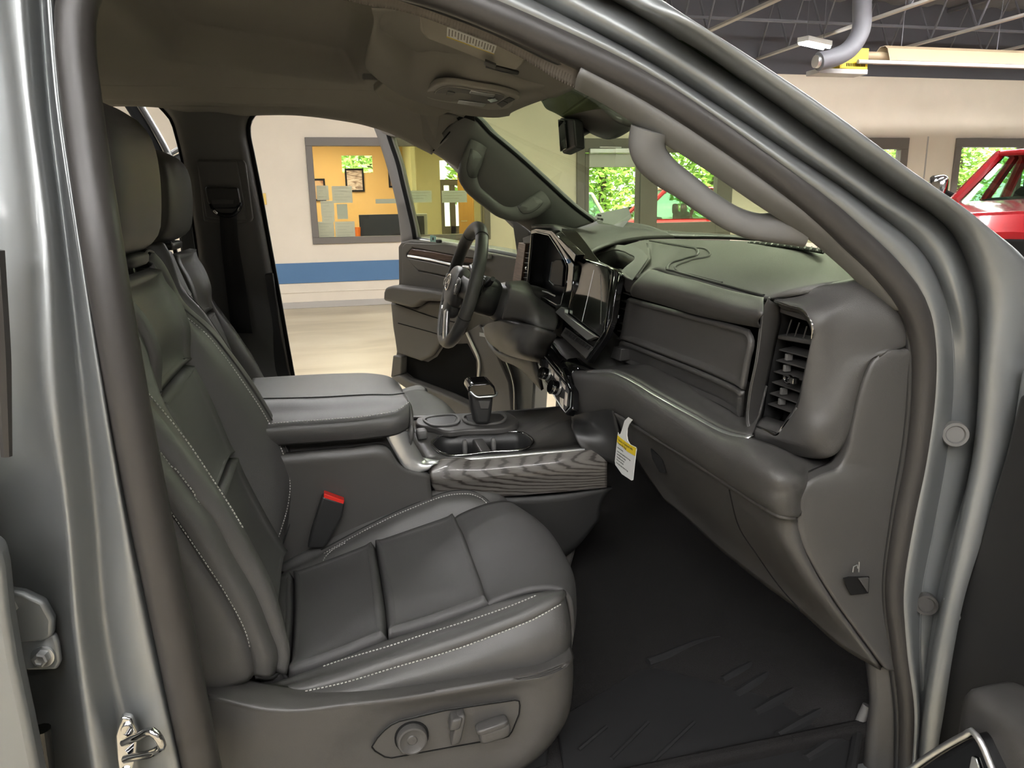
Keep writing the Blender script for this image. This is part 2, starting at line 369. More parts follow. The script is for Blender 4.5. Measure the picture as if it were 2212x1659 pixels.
# window frames
def wframe(name, a, c, e, f, w=0.12, mull=(), label=None):
    r = empty(name, ((a+c)/2, WY, e)); struct(r)
    d0, d1 = WY-0.04, WY+0.10
    box('frame_rail', (a, d0, f-w*1.25), (c, d1, f), M['frame'], r, 0.006)
    box('frame_rail', (a, d0, e), (c, d1, e+w), M['frame'], r, 0.006)
    box('frame_stile', (a, d0, e+w), (a+w, d1, f-w*1.25), M['frame'], r, 0.006)
    box('frame_stile', (c-w, d0, e+w), (c, d1, f-w*1.25), M['frame'], r, 0.006)
    for q in mull: box('mullion', (q-0.05, d0+0.02, e+w), (q+0.05, d1, f-w*1.25), M['frame'], r, 0.006)
    xs = [a+w] + [v for q in mull for v in (q-0.05, q+0.05)] + [c-w]
    for i in range(0, len(xs), 2): box('pane', (xs[i], WY+0.03, e+w), (xs[i+1], WY+0.036, f-w*1.25), M['clear'], r, 0)
    return r
wframe('window_1', *OPEN[0], w=0.10)
wframe('window_2', *OPEN[2], w=0.16)
wframe('window_3', *OPEN[3], w=0.13, mull=(13.3,))
# entrance: a glazed door leaf with closer and push bar, a fixed light beside it
a, c = OPEN[1][0], OPEN[1][1]
d1 = empty('door_1', (5, WY, 0)); struct(d1)
dx0, dx1, fx1 = 4.157, 5.30, 7.05
for (p, q, e, f) in ((dx0, dx0+.14, 0, 2.6), (dx1, dx1+.32, 0, 2.6), (fx1-.3, fx1, 0, 2.6), (dx0+.14, dx1, 2.38, 2.6), (dx1+.32, fx1-.3, 2.38, 2.6), (dx1+.32, fx1-.3, 0, .18), (dx1+.32, fx1-.3, .86, 1.2)):
    box('frame_member', (p, WY-.05, e), (q, WY+.10, f), M['frame'], d1, 0.006)
leaf = empty('door_leaf', (4.3, WY, 0), d1)
for (p, q, e, f) in ((dx0+.15, dx0+.22, .02, 2.36), (dx1-.08, dx1-.01, .02, 2.36), (dx0+.22, dx1-.08, 2.14, 2.36), (dx0+.22, dx1-.08, .02, .28)):
    box('leaf_rail', (p, WY-.03, e), (q, WY+.02, f), M['lampbody'] if e > 2 else M['frame'], leaf, 0.005)
box('pane', (dx0+.22, WY-.006, .28), (dx1-.08, WY+.0, 2.14), M['clear'], leaf, 0)
box('door_closer', (dx0+.2, WY-.12, 2.36), (dx0+.95, WY-.05, 2.44), M['satin'], d1, 0.01)
obox('closer_arm', (dx0+.55, WY-.14, 2.45), (.2, .03, 0), (-.002, .014, 0), (0, 0, .01), M['satin'], d1, 0.002)
tube('push_bar', [(dx0+.2, WY-.09, 1.02), (dx1-.06, WY-.09, 1.02)], 0.02, M['satin'], leaf)
box('pane', (dx1+.32, WY-.006, 1.2), (fx1-.3, WY, 2.38), M['clear'], d1, 0)
box('pane', (dx1+.32, WY-.006, .18), (fx1-.3, WY, .86), M['clear'], d1, 0)
# roof: deck, open-web joists running to the far wall, a girder and a pipe across
bm_y = [(-14+0.15*i) for i in range(268)]
Vd = []; 
for i, xx in enumerate(bm_y):
    zz = 4.86 + (0.05 if (i//2) % 2 else 0.0)
    Vd += [(xx, -9, zz), (xx, WY+0.2, zz)]
struct(mk('ceiling', Vd, [(2*i, 2*i+2, 2*i+3, 2*i+1) for i in range(len(bm_y)-1)], M['deck'], smooth=False, thick=0.03, flip=True))
JX = [at(1635, 130, y=WY).x + 1.9*i for i in range(-3, 5)]
JZ = at(1635, 130, y=WY).z
for i, jx in enumerate(JX):
    j = empty('joist', (jx, 5, JZ)); tag(j, kind='structure')
    y0, y1 = -1.0, WY-0.02
    box('bottom_chord', (jx-0.04, y0, JZ), (jx+0.04, y1, JZ+0.035), M['steelw'], j, 0.004)
    box('top_chord', (jx-0.04, y0, 4.78), (jx+0.04, y1, 4.83), M['steel'], j, 0.004)
    k = 14; st = (y1-y0)/k; zt = 4.79; up = False; pts = []
    for q in range(k):
        ya, yb = y0+st*q, y0+st*(q+1)
        tube('web_bar', [(jx, ya, JZ+0.03), (jx, (ya+yb)/2, zt)], 0.016, M['steel'], j, sides=6)
        tube('web_bar', [(jx, (ya+yb)/2, zt), (jx, yb, JZ+0.03)], 0.016, M['steel'], j, sides=6)
struct(box('trim_4', (-14, 7.2, 4.42), (26, 7.28, 4.5), M['steel'], bev=0.005))
struct(box('trim_5', (-14, 9.6, 4.1), (26, 9.64, 4.14), M['steel'], bev=0.005))

# one strip lamp in view, the others unseen and added to light the scene
LAMPSP = [(-3.4, -3.8), (-0.6, -3.8), (2.2, -4.4), (-3.2, -2.2), (-0.4, -2.2), (-6.0, -2.2), (3.4, 1.4), (6.2, 1.4), (-4, -5.2), (-1.5, -5.2), (-3.5, 4.6), (0.2, 4.6), (4, 4.6), (9, 3.4), (-4.5, 6.0), (1.0, 5.8), (6.6, 6.9), (7.6, 9.3), (16.5, 7.0), (10.2, 6.9), (13.4, 6.9), (8.4, 7.1), (11.8, 7.1)]
for i, (lx, ly) in enumerate(LAMPSP):
    seen = ly == 9.3
    lab = 'lit strip lamp hanging beside the vent elbow under the roof joists' if seen else 'unseen strip lamp added under the hall roof to light hall and cab'
    z = 3.95 if not seen else at(1760, 98, y=ly).z
    if seen: lx = at(1760, 98, y=ly).x
    L = empty('strip_lamp', (lx, ly, z), None, lab, 'lamp', 'strip lamps under the hall roof')
    hl = 1.2 if not seen else 0.32
    vx = (1, .45, 0) if seen else (1, 0, 0)
    e = Vector(vx).normalized()*hl; s = Vector((-e.y, e.x, 0)).normalized()
    obox('housing', (lx, ly, z+0.05), e, s*0.09, (0, 0, 0.035), M['lampbody'], L, 0.006)
    for g in (-1, 1): tube('lamp_tube', [Vector((lx, ly, z))-e*0.98+s*0.05*g, Vector((lx, ly, z))+e*0.98+s*0.05*g], 0.022, M['tubeglow'], L, sides=8)
    tube('hanger', [Vector((lx, ly, z+0.08))+e*0.7, Vector((lx, ly, 4.85))+e*0.7], 0.004, M['steel'], L, sides=5)
    tube('hanger', [Vector((lx, ly, z+0.08))-e*0.7, Vector((lx, ly, 4.85))-e*0.7], 0.004, M['steel'], L, sides=5)

# radiant tube heater: yellow burner box, exhaust elbow, long reflector hood along the wall
hy = 8.4
h = empty('radiant_heater', at(1900, 140, y=hy), None, 'tan radiant tube heater with long reflector hood and yellow burner box', 'heater')
p0, p1 = at(1905, 118, y=hy), at(2330, 135, y=hy)
hx0, hx1, hz = p0.x, p1.x+3, p0.z
for nm, prof in (('reflector_hood', [(-.16, -.10), (-.10, .06), (-.05, .10), (.05, .10), (.10, .06), (.16, -.10)]),):
    Vv = [(x_, hy+a_, hz+b_) for x_ in (hx0, hx1) for a_, b_ in prof]
    mk(nm, Vv, gridf(2, len(prof)), M['tan'], h, smooth=False, thick=0.006)
tube('heat_pipe', [(hx0-.25, hy, hz-.02), (hx1, hy, hz-.02)], 0.055, M['tan'], h, sides=14)
tube('hood_rail', [(hx0-.5, hy-.17, hz-.13), (hx1, hy-.17, hz-.13)], 0.028, M['steelw'], h, sides=8)
q0, q1 = at(1815, 150, y=hy), at(1862, 108, y=hy)
box('burner_box', (q0.x-.1, hy-.12, q0.z-.01), (q1.x+.02, hy+.14, q1.z), mat('yellow_enamel', (0.75, 0.55, 0.02), 0.5), h, 0.008)
box('burner_tray', (q0.x-.42, hy-.13, q0.z-.075), (q1.x+.02, hy+.15, q0.z-.012), M['steelw'], h, 0.006)
for i in range(12): box('burner_slot', (q0.x+.0+.025*i, hy-.124, q0.z+.02), (q0.x+.012+.025*i, hy-.119, q0.z+.06), M['vdark'], h, 0)
el = Y(hy-.35, (1862, -40), (1862, 10), (1858, 70), (1836, 105), (1800, 125), (1768, 133))
tube('exhaust_elbow', el, 0.115, M['steel'], h, n=26, sides=18)
tube('elbow_clamp', [el[-1]+Vector((-.05, 0, 0)), el[-1]], 0.08, M['satin'], h, sides=14)
for k_ in (0, 1.6, 3.2): tube('hanger', [(hx0+.3+k_, hy, hz+.1), (hx0+.3+k_, hy, 4.85)], 0.006, M['steel'], h, sides=5)

# light switch on the wall
sw = at(568, 430, y=WY)
s_ = empty('wall_switch', sw, None, 'brass wall switch plate on the cream wall', 'switch')
bra = mat('brass', (0.6, 0.42, 0.12), 0.35, 0.6)
box('plate', sw+Vector((-.05, -.012, -.085)), sw+Vector((.05, -.001, .085)), bra, s_, 0.004)
box('toggle', sw+Vector((-.014, -.022, -.02)), sw+Vector((.014, -.010, .02)), bra, s_, 0.003)

# ---------------- office behind the window
OY = 14.6
struct(wall_mesh('wall_office', OY, OY+0.12, -3.2, 1.62, 0, 2.9, [(0.42, 1.02, 2.22, 2.55)], M['officewall']))
struct(box('wall_office_left', (-3.2, WY+.16, 0), (-3.1, OY, 2.9), M['officewall'], bev=0))
struct(box('wall_office_right', (3.7, WY+.16, 0), (3.8, OY+2, 2.9), M['cream'], bev=0))
struct(box('ceiling_office', (-3.2, WY+.16, 2.9), (3.8, OY+2.2, 3.0), M['cream'], bev=0))
struct(box('floor_office', (-3.2, WY+.16, -.1), (3.8, OY+2.2, 0.0), M['floor'], bev=0))
struct(box('wall_partition', (1.62, 13.2, 0), (1.70, OY+.12, 2.9), M['cream'], bev=0))
lo = empty('ceiling_panel_lamp', (0, 13, 2.88), None, 'square lit ceiling panel inside the ochre office', 'lamp', 'office ceiling lamps')
box('diffuser', (-.5, 12.4, 2.86), (.7, 13.6, 2.89), mat('panel_glow', (1, 1, 1), emit=9, ecol=(1, .9, .68)), lo, 0); box('rim', (-.54, 12.36, 2.875), (.74, 13.64, 2.898), M['lampbody'], lo, 0)
lo2 = empty('ceiling_panel_lamp', (2.7, 13, 2.88), None, 'lit ceiling panel in the cream vestibule beside the office', 'lamp', 'office ceiling lamps')
box('diffuser', (2.2, 12.4, 2.86), (3.2, 13.6, 2.89), bpy.data.materials['panel_glow'], lo2, 0); box('rim', (2.16, 12.36, 2.875), (3.24, 13.64, 2.898), M['lampbody'], lo2, 0)
# vestibule far side: cream pier, outer glazed door, orange wooden door standing open
ZB = 15.4
va, vb = at(888, 345, y=ZB), at(949, 345, y=ZB)
struct(wall_mesh('wall_vestibule', ZB, ZB+.1, 1.7, 3.7, 0, 2.9, [(vb.x, at(1001, 400, y=ZB).x, 0.0, 2.5)], M['cream']))
dv = empty('door_2', (vb.x, ZB, 0)); struct(dv)
vx0, vx1 = vb.x, at(1001, 400, y=ZB).x
for (p, q, e, f) in ((vx0, vx0+.07, 0, 2.1), (vx1-.07, vx1, 0, 2.1), (vx0+.07, vx1-.07, 1.98, 2.1), ((vx0+vx1)/2-.06, (vx0+vx1)/2+.06, 0, 1.98), (vx0+.07, vx1-.07, .95, 1.12), (vx0+.07, vx1-.07, 0, .25)):
    box('frame_member', (p, ZB-.02, e), (q, ZB+.06, f), M['frame'], dv, 0.004)
box('pane', (vx0, ZB+.02, .25), (vx1, ZB+.026, 2.5), M['clear'], dv, 0)
w1, w2 = at(987, 360, y=14.2), at(1018, 360, y=13.9)
od = empty('interior_door', (w1.x, 14.2, 0), None, 'orange wooden door standing open inside the office vestibule', 'door')
prism('door_slab', [(w1.x, 14.2, .02), (w2.x, 13.9, .02), (w2.x, 13.9, 2.45), (w1.x, 14.2, 2.45)], (.04, .03, 0), M['orangewood'], od, 0.004)
hp = at(1010, 477, y=13.93); tube('door_handle', [hp, hp+Vector((-.02, -.06, 0)), hp+Vector((-.14, -.05, 0))], 0.012, M['chrome'], od, n=10, sides=8)
st = at(1030, 440, y=13.0); st2 = at(1062, 440, y=13.0)
struct(box('door_3', (st.x, 12.6, 0), (st2.x+.2, 12.68, 2.45), M['frame'], bev=0.006))
# wall pictures
def picture(lbl, x0, y0, x1, y1, cols, art):
    yy = OY-.03; a_, b_ = at(x0, y0, y=yy), at(x1, y1, y=yy)
    r = empty('framed_picture', (a_+b_)/2, None, lbl, 'picture', 'framed pictures on the office wall')
    t = 0.035; lo_x, hi_x, lo_z, hi_z = min(a_.x, b_.x), max(a_.x, b_.x), min(a_.z, b_.z), max(a_.z, b_.z)
    box('print', (lo_x+t, yy+.008, lo_z+t), (hi_x-t, yy+.014, hi_z-t), art, r, 0)
    for (p, q, e, f) in ((lo_x, hi_x, hi_z-t, hi_z), (lo_x, hi_x, lo_z, lo_z+t), (lo_x, lo_x+t, lo_z+t, hi_z-t), (hi_x-t, hi_x, lo_z+t, hi_z-t)): box('frame_rail', (p, yy-.005, e), (q, yy+.02, f), M['vdark'], r, 0.003)
art1 = ramp_mat('abstract_print', 'noise', [(0.3, (0.12, 0.07, 0.05)), (0.5, (0.55, 0.4, 0.3)), (0.7, (0.8, 0.7, 0.6))], 4, stretch=(1, 1, 3), distort=2)
art2 = ramp_mat('warm_print', 'noise', [(0.35, (0.25, 0.08, 0.04)), (0.6, (0.6, 0.38, 0.2))], 3, distort=1)
picture('black framed brown print beside the bright transom window', 744, 364, 788, 414, None, art1)
picture('black framed reddish print low beside the window frame, half behind papers', 672, 386, 705, 434, None, art2)
picture('narrow black framed print almost hidden by the driver door pillar', 838, 362, 868, 405, None, art2)
# taped papers and two white rectangles on the inside of the office glass
pap = mat('taped_paper', (0.80, 0.74, 0.60), 0.9); pap2 = mat('taped_paper_grey', (0.62, 0.62, 0.52), 0.9); pap3 = mat('white_rectangle', (0.93, 0.93, 0.9), 0.9)
PAP = [((683, 401, 711, 432), pap, 'cream paper sheet overlapping the reddish framed print'), ((716, 402, 762, 438), pap, 'wide cream paper sheet below the brown framed print'), ((692, 434, 723, 464), pap, 'cream paper sheet in the middle of the taped column'),
       ((727, 441, 752, 473), pap2, 'grey paper sheet hanging under the wide cream sheet'), ((695, 464, 723, 479), pap, 'short cream paper strip above the pair of bottom sheets'), ((686, 479, 723, 516), pap, 'cream paper sheet in the bottom corner of the office window'),
       ((723, 479, 768, 514), pap, 'lined cream paper sheet beside the orange cup'), ((884, 412, 933, 437), pap3, 'bright white rectangle on the office glass nearer the door pillar'), ((954, 412, 1009, 437), pap3, 'bright white rectangle on the glass in front of the orange door'), ((811, 430, 862, 439), pap2, 'thin pale paper strip above the monitor')]
ink2 = mat('faint_print', (0.62, 0.57, 0.46), 0.9)
for (q, mm, lb) in PAP:
    yy = WY+.07; a_, b_ = at(q[0], q[1], y=yy), at(q[2], q[3], y=yy)
    r = empty('paper_sheet', (a_+b_)/2, None, lb, 'paper', 'papers taped to the office glass')
    prism('sheet', [(a_.x, yy, a_.z), (b_.x, yy, a_.z), (b_.x, yy+.004, b_.z), (a_.x, yy+.003, b_.z)], (0, .0015, 0), mm, r, 0)
    nl = max(1, int((a_.z-b_.z)/.05))
    for i in range(nl):
        z_ = a_.z-.03-.045*i
        if z_ > b_.z+.02: box('print_line', (a_.x+.03, yy-.0015, z_-.006), (b_.x-.03-.05*(i % 3), yy-.0005, z_), ink2, r, 0)
# desk, monitor, cup, key tag
dk = empty('office_desk', (.7, 12.4, 0), None, 'pale desk ledge under the office window', 'desk')
box('desk_top', (-2.2, 11.55, .98), (1.5, 12.5, 1.03), M['cream'], dk, 0.01); box('desk_panel', (-2.1, 12.2, 0), (1.4, 12.25, .98), M['orangewood'], dk, 0.005)
my = 11.95; a_, b_ = at(775, 464, y=my), at(866, 512, y=my)
mo = empty('monitor', (a_.x, my, 1.03), None, 'black computer monitor behind the office window', 'monitor')
box('display', (a_.x, my, b_.z), (b_.x+.05, my+.04, a_.z), M['screenoff'], mo, 0.008); box('bezel_strip', (a_.x, my-.004, b_.z), (b_.x+.05, my+.0, b_.z+.02), M['dark'], mo, 0)
box('monitor_stand', ((a_.x+b_.x)/2-.04, my+.01, 1.03), ((a_.x+b_.x)/2+.04, my+.03, b_.z+.02), M['dark'], mo, 0.004)
cy_ = 11.9; cp = at(773, 508, y=cy_); tag(disc('cup', (cp.x-.0, cy_, 1.031), (0, 0, 1), .055, .2, mat('orange_plastic', (0.9, 0.2, 0.02), 0.4), None, [(0, 0), (.75, 0), (1, 1), (.92, 1), (.7, .08), (0, .08)], 20), 'bright orange cup standing beside the monitor', 'cup')
m2 = at(885, 462, y=12.6); m3 = at(925, 510, y=12.6); ob = empty('file_cabinet', (m2.x, 12.6, 0), None, 'grey cabinet seen through the driver door glass', 'cabinet')
box('cabinet_body', (m2.x, 12.6, 0), (m3.x, 13.1, m2.z), M['lampbody'], ob, 0.01); box('cabinet_front', (m2.x+.02, 12.585, .1), (m2.x+.25, 12.599, m2.z-.04), M['screenoff'], ob, 0.004)

# ---------------- outside the entrance
struct(box('ground', (-30, WY+.16, -.25), (60, 60, -.12), M['asphalt'], bev=0))
def leafy(name, c, rx, rz, n, seed, lab, m=None):
    rnd = random.Random(seed); r = empty(name, (c[0], c[1], -.12), None, lab, 'tree', 'trees outside the hall')
    V = []; F = []
    for i in range(n):
        u = Vector((rnd.gauss(0, 1), rnd.gauss(0, 1), rnd.gauss(0, 1))).normalized()*(rnd.random()**.4)
        p = Vector((c[0]+u.x*rx, c[1]+u.y*rx, c[2]+u.z*rz)); a1 = Vector((rnd.gauss(0, 1), rnd.gauss(0, 1), rnd.gauss(0, .6))).normalized(); a2 = a1.orthogonal().normalized(); s = rnd.uniform(.08, .17)
        o = len(V); V += [p-a1*s, p-a2*s*.5, p+a1*s, p+a2*s*.5]; F.append((o, o+1, o+2, o+3))
    tag(mk('foliage', V, F, m or M['leaf'], r, smooth=False), kind='stuff')
    tube('trunk', [(c[0], c[1], -.12), (c[0]+.1, c[1], c[2]*.5), (c[0], c[1], c[2]+rz*.3)], [.22, .1], M['bark'], r, n=8, sides=8)
TR = [(1.6, 25.5, 3.4, 2.9), (5.9, 24.5, 3.3, 2.8), (9.9, 25.5, 3.5, 3.0), (13.8, 24.5, 3.3, 2.8), (17.7, 25.5, 3.5, 3.0), (21.6, 24.5, 3.3, 2.8), (25.5, 25.5, 3.5, 3.0), (29.4, 24.5, 3.3, 2.8), (33.3, 25.5, 3.5, 3.0)]
TL = ['green tree seen through the office vestibule door', 'green tree hidden mostly by the wall between office and entrance', 'green tree behind the white car outside the door leaf', 'green tree behind the red car outside the entrance', 'green tree just past the entrance, seen by the grab handle', 'green tree behind the window next to the wall seam', 'leafy green tree behind the red pickup, nearer the wall seam', 'leafy green tree framed by the red pickup windscreen', 'green tree at the far end beyond the red pickup']
for i, t in enumerate(TR): leafy('tree', (t[0], t[1], t[2]), 1.9, t[3], 4200, i, TL[i])

def car(name, lab, loc, rz, L, Wd, H, hood, paint, pick=False, hoodL=0.27, sk=0.0):
    """a vehicle: body from side sections, glazed cab, wheels; local x forward"""
    r = empty(name, loc, None, lab, 'car'); r.rotation_euler = (0, 0, rz)
    WL[r.name] = Vector(loc)
    def L2(o): o.matrix_parent_inverse = Matrix.Identity(4); return o
    hw = Wd/2; z0 = 0.32*H/1.8
    st = [(-L/2, .62, hood*.92, .93), (-L/2+.06, .52, hood*.97, .97), (-L*.25, .5, hood*.99, 1.0), (0, .5, hood, 1.0), (L/2-L*hoodL, .5, hood, 1.0), (L/2-L*.12, .5, hood*.97, .98), (L/2-.10, .55, hood*.93, .94), (L/2, .62, hood*.82, .88)]
    rows = []
    for (x, zl, zh, f) in st:
        w = hw*f; zl *= z0/.5
        rows.append([(x, -w*.92, zl), (x, -w, zl+.15), (x, -w, zh*.72), (x, -w*.95, zh*.93), (x, -w*.86, zh), (x, 0, zh+.03), (x, w*.86, zh), (x, w*.95, zh*.93), (x, w, zh*.72), (x, w, zl+.15), (x, w*.92, zl)])
    V = [p for q in rows for p in q]; F = gridf(len(rows), 11) + [tuple(range(10, -1, -1)), tuple(range((len(rows)-1)*11, len(rows)*11))] + [(11*i, 11*(i+1), 11*(i+1)+10, 11*i+10) for i in range(len(rows)-1)]
    L2(mk('body', V, F, paint, r, ang=30, bev=.03))
    xa, xb = (L/2-L*hoodL, L/2-L*hoodL-.75); xc, xd = ((-L*.02-.3, -L*.02-.45) if pick else (-L/2+.55, -L/2+.12))
    cabw, topw = hw*.9, hw*.72
    base = [(xa, -cabw, hood), (xa, cabw, hood), (xd, cabw, hood), (xd, -cabw, hood)]; top = [(xb, -topw, H-.04), (xb, topw, H-.04), (xc, topw, H-.04), (xc, -topw, H-.04)]
    L2(prism('roof', [(xb+.1, -topw, H-.06), (xb+.1, topw, H-.06), (xc-.05, topw, H-.06), (xc-.05, -topw, H-.06)], (0, 0, .07), paint, r, .03))
    for s_, t_ in ((0, 0), (1, 1), (2, 2), (3, 3)): L2(tube('pillar', [base[s_], top[t_]], .055, paint, r, sides=8))
    L2(tube('pillar', [((xa+xd)/2-.1, -cabw*.99, hood), ((xb+xc)/2-.1, -topw, H-.05)], .05, paint, r, sides=6)); L2(tube('pillar', [((xa+xd)/2-.1, cabw*.99, hood), ((xb+xc)/2-.1, topw, H-.05)], .05, paint, r, sides=6))
    gg = M['carglass']
    for nm, ids in (('windscreen', (0, 1)), ('side_window', (1, 2)), ('rear_window', (2, 3)), ('side_window', (3, 0))):
        L2(mk(nm, [base[ids[0]], base[ids[1]], top[ids[1]], top[ids[0]]], [(0, 1, 2, 3)], gg, r, smooth=False, thick=.006))
    for sx, sy in ((1, 1), (1, -1), (-1, 1), (-1, -1)):
        wx = L*.31*sx+.05; c = Vector((wx, sy*(hw-.13), .40)); rr = .40
        o = L2(disc('wheel', c-Vector((0, sy*.1, 0)), (0, sy, 0), rr, .26, M['vdark'], r, [(0, 0), (.95, 0), (1, .1), (1, .9), (.95, 1), (.62, 1), (.6, .9), (0, .9)], 24))
        L2(disc('hub', c+Vector((0, sy*.1, 0)), (0, sy, 0), rr*.6, .05, M['satin'], r, [(0, .3), (.5, .6), (1, .2), (1, 0)], 10))
    L2(prism('grille', [(L/2-.02, -hw*.55, hood*.48), (L/2-.02, hw*.55, hood*.48), (L/2-.02, hw*.6, hood*.8), (L/2-.02, -hw*.6, hood*.8)], (.05, 0, 0), M['vdark'], r, .02))
    L2(box('bumper', (L/2-.1, -hw*.9, z0+.05), (L/2+.1, hw*.9, z0+.27), M['chrome'] if pick else paint, r, .03))
    L2(box('tail_bumper', (-L/2-.1, -hw*.9, z0+.05), (-L/2+.1, hw*.9, z0+.27), M['chrome'] if pick else paint, r, .03))
    for sy in (-1, 1):
        L2(box('headlamp', (L/2-.06, sy*hw*.74-.12, hood*.66), (L/2+.02, sy*hw*.74+.12, hood*.82), M['chrome'], r, .02))
        L2(box('tail_lamp', (-L/2-.02, sy*hw*.84-.07, hood*.62), (-L/2+.06, sy*hw*.84+.07, hood*.9), M['red'], r, .02))
        mxx = xa-.25; L2(tube('mirror_arm', [(mxx, sy*cabw, hood+.02), (mxx, sy*(cabw+.2), hood+.12)], .03, M['vdark'], r, sides=6)); L2(rbox('wing_mirror', (mxx, sy*(cabw+.24), hood+.16), (.06, 0, 0), (0, .1, 0), (0, 0, .13), M['vdark'] if not pick else M['chrome'], r, n=12, k=8))
    L2(rbox('dashboard_top', (xa-.45, 0, hood-.02), (.3, 0, 0), (0, cabw*.85, 0), (0, 0, .07), M['vdark'], r, n=12, k=8))
    L2(rbox('rear_view_mirror', (xb+.22, 0, H-.2), (.03, 0, 0), (0, .12, 0), (0, 0, .04), M['vdark'], r, n=10, k=6))
    for sy in (-.45, .45):
        L2(rbox('headrest', (xa-1.25, sy*hw, hood+.22), (.06, 0, 0), (0, .13, 0), (0, 0, .13), M['vdark'], r, n=12, k=8)); L2(rbox('seat_back', (xa-1.3, sy*hw, hood-.15), (.08, 0, 0), (0, .24, 0), (0, 0, .32), M['vdark'], r, n=12, k=8))
    return r
M['carglass'] = glass('car_glass', (0.72, 0.86, 0.77), 0.06)
redp = mat('red_car_paint', (0.42, 0.006, 0.012), 0.25, 0.2, coat=1.0); whitep = mat('white_car_paint', (0.7, 0.7, 0.7), 0.3, coat=1.0)
rp_ = car('red_pickup', 'shiny red pickup parked in the hall beside the wall window', (8.13, 5.65, 0), radians(-150), 5.9, 2.06, 2.03, 1.50, redp, True)
rp_['category'] = 'pickup truck'
car('red_car', 'red car parked outside the glass entrance', (8.4, 16.4, -.12), radians(168), 4.7, 1.85, 2.0, 1.28, redp)
car('white_car', 'white car with dark tailgate glass parked outside the door leaf', (5.2, 18.6, -.12), radians(200), 4.6, 1.85, 1.95, 1.15, whitep)
def cr2(q, n): return [(p.x, p.y) for p in cr([(a, b, 0) for a, b in q], n)]
# ------------------------------------------------------------------ the truck: body side, seals, roof, glass
T = empty('pickup_truck', (0.3, 0.85, 0.0), None, 'silver grey pickup truck with front doors open and a black leather cabin', 'pickup truck')
def R3_(*q): return [at(a, b, y=c) for a, b, c in q]
def part(name, loc, label=None): return empty(name, loc, T, label)
# near door opening: rubber seal all round
SP = [(456, 1740, 0), (437, 1659, 0), (380, 1380, 0), (322, 1100, 0), (274, 847, 0), (216, 500, .02), (176, 217, .07), (163, 90, .09), (169, 0, .10), (215, -75, .11), (330, -112, .115), (560, -105, .115), (790, -58, .115), (970, -8, .11),
      (1090, 40, .10), (1206, 93, .09), (1400, 187, .075), (1547, 280, .06), (1712, 398, .035), (1838, 508, .02), (1915, 582, .01), (1968, 652, 0), (1994, 735, 0), (1995, 837, 0), (1980, 985, 0), (1952, 1125, 0), (1933, 1270, 0), (1945, 1400, 0), (1960, 1535, 0), (1958, 1659, 0), (1956, 1740, 0)]
sp = [at(a, b, y=c) for a, b, c in SP]
ds = part('door_seal', (0, 0, .6), 'black rubber seal around the near door opening')
tube('seal_bulb', sp, [.0245, .025, .024, .023, .022, .022, .0215, .021, .021, .0205, .019, .0165, .0155, .015], M['seal'], ds, n=150, sides=16)
# finer lips on the cabin side of the bulb
def offs(p, q, dx): return [Vector(a)+Vector(dx) for a in cr(p, q)]
LIPL = [(478, 1740, .03), (462, 1659, .03), (404, 1380, .03), (352, 1100, .03), (303, 847, .03), (250, 500, .045), (207, 217, .09), (193, 90, .11), (204, 0, .12), (250, -60, .13), (350, -88, .135), (560, -84, .135), (770, -36, .135), (935, 14, .13), (1060, 62, .12), (1180, 120, .11), (1400, 222, .095), (1521, 298, .08), (1657, 397, .06), (1768, 478, .045), (1880, 575, .03), (1930, 635, .02), (1958, 700, .015), (1966, 800, .01), (1958, 930, .01), (1930, 1110, .01), (1911, 1270, .01), (1922, 1400, .01), (1938, 1535, .01), (1938, 1659, .01), (1938, 1740, .01)]
tube('seal_lip', [at(a, b, y=c) for a, b, c in LIPL], .006, M['dark'], ds, n=150, sides=10)
tube('seal_lip', [at(a-10, b, y=c-.012) for a, b, c in LIPL[:9]], .0045, M['seal'], ds, n=60, sides=8)

# painted pillars and roof rail (skins lofted over their ridges and grooves)
def ylist(base, ys): return ys
def rail(pts, ys): return [at(p[0], p[1], y=lerpl(ys, i/(len(pts)-1)) if len(ys) != len(pts) else ys[i]) for i, p in enumerate(pts)]
ysl = [.10, .075, .06, .035, .02, .005, 0, 0, 0, 0, 0, 0, 0, 0]           # seal plane for the 14 stations down the front pillar
def st(off): return [y+off for y in ysl]
def up(p): return [(p[0][0]-200, p[0][1]-95)] + p
def fr(pts, off, low=None):
    ys = st(off) if low is None else [y+o for y, o in zip(ysl, low)]
    return rail(up(pts), [ys[0]+.012] + ys)
R0 = [(1060, 20), (1400, 175), (1547, 268), (1700, 380), (1850, 505), (1965, 630), (1992, 680), (2000, 805), (1985, 985), (1955, 1139), (1936, 1284), (1946, 1407), (1962, 1535), (1960, 1680)]
R1 = [(1110, 0), (1400, 146), (1547, 243), (1700, 350), (1858, 462), (1992, 590), (2018, 655), (2034, 805), (2014, 985), (1987, 1139), (1966, 1284), (1970, 1407), (1985, 1535), (1976, 1680)]
R2 = [(1150, 0), (1400, 131), (1547, 225), (1702, 328), (1866, 440), (2012, 575), (2042, 650), (2060, 805), (2045, 985), (2017, 1139), (1990, 1284), (1986, 1407), (1990, 1535), (1980, 1680)]
R3 = [(1240, 0), (1400, 92), (1562, 192), (1731, 312), (1890, 425), (2040, 545), (2072, 640), (2094, 805), (2085, 985), (2050, 1139), (2018, 1284), (2002, 1407), (1993, 1535), (1983, 1680)]
R4 = [(1320, 0), (1405, 49), (1590, 167), (1768, 292), (1915, 398), (2062, 513), (2104, 620), (2114, 805), (2100, 985), (2066, 1139), (2034, 1284), (2010, 1407), (1995, 1535), (1985, 1680)]
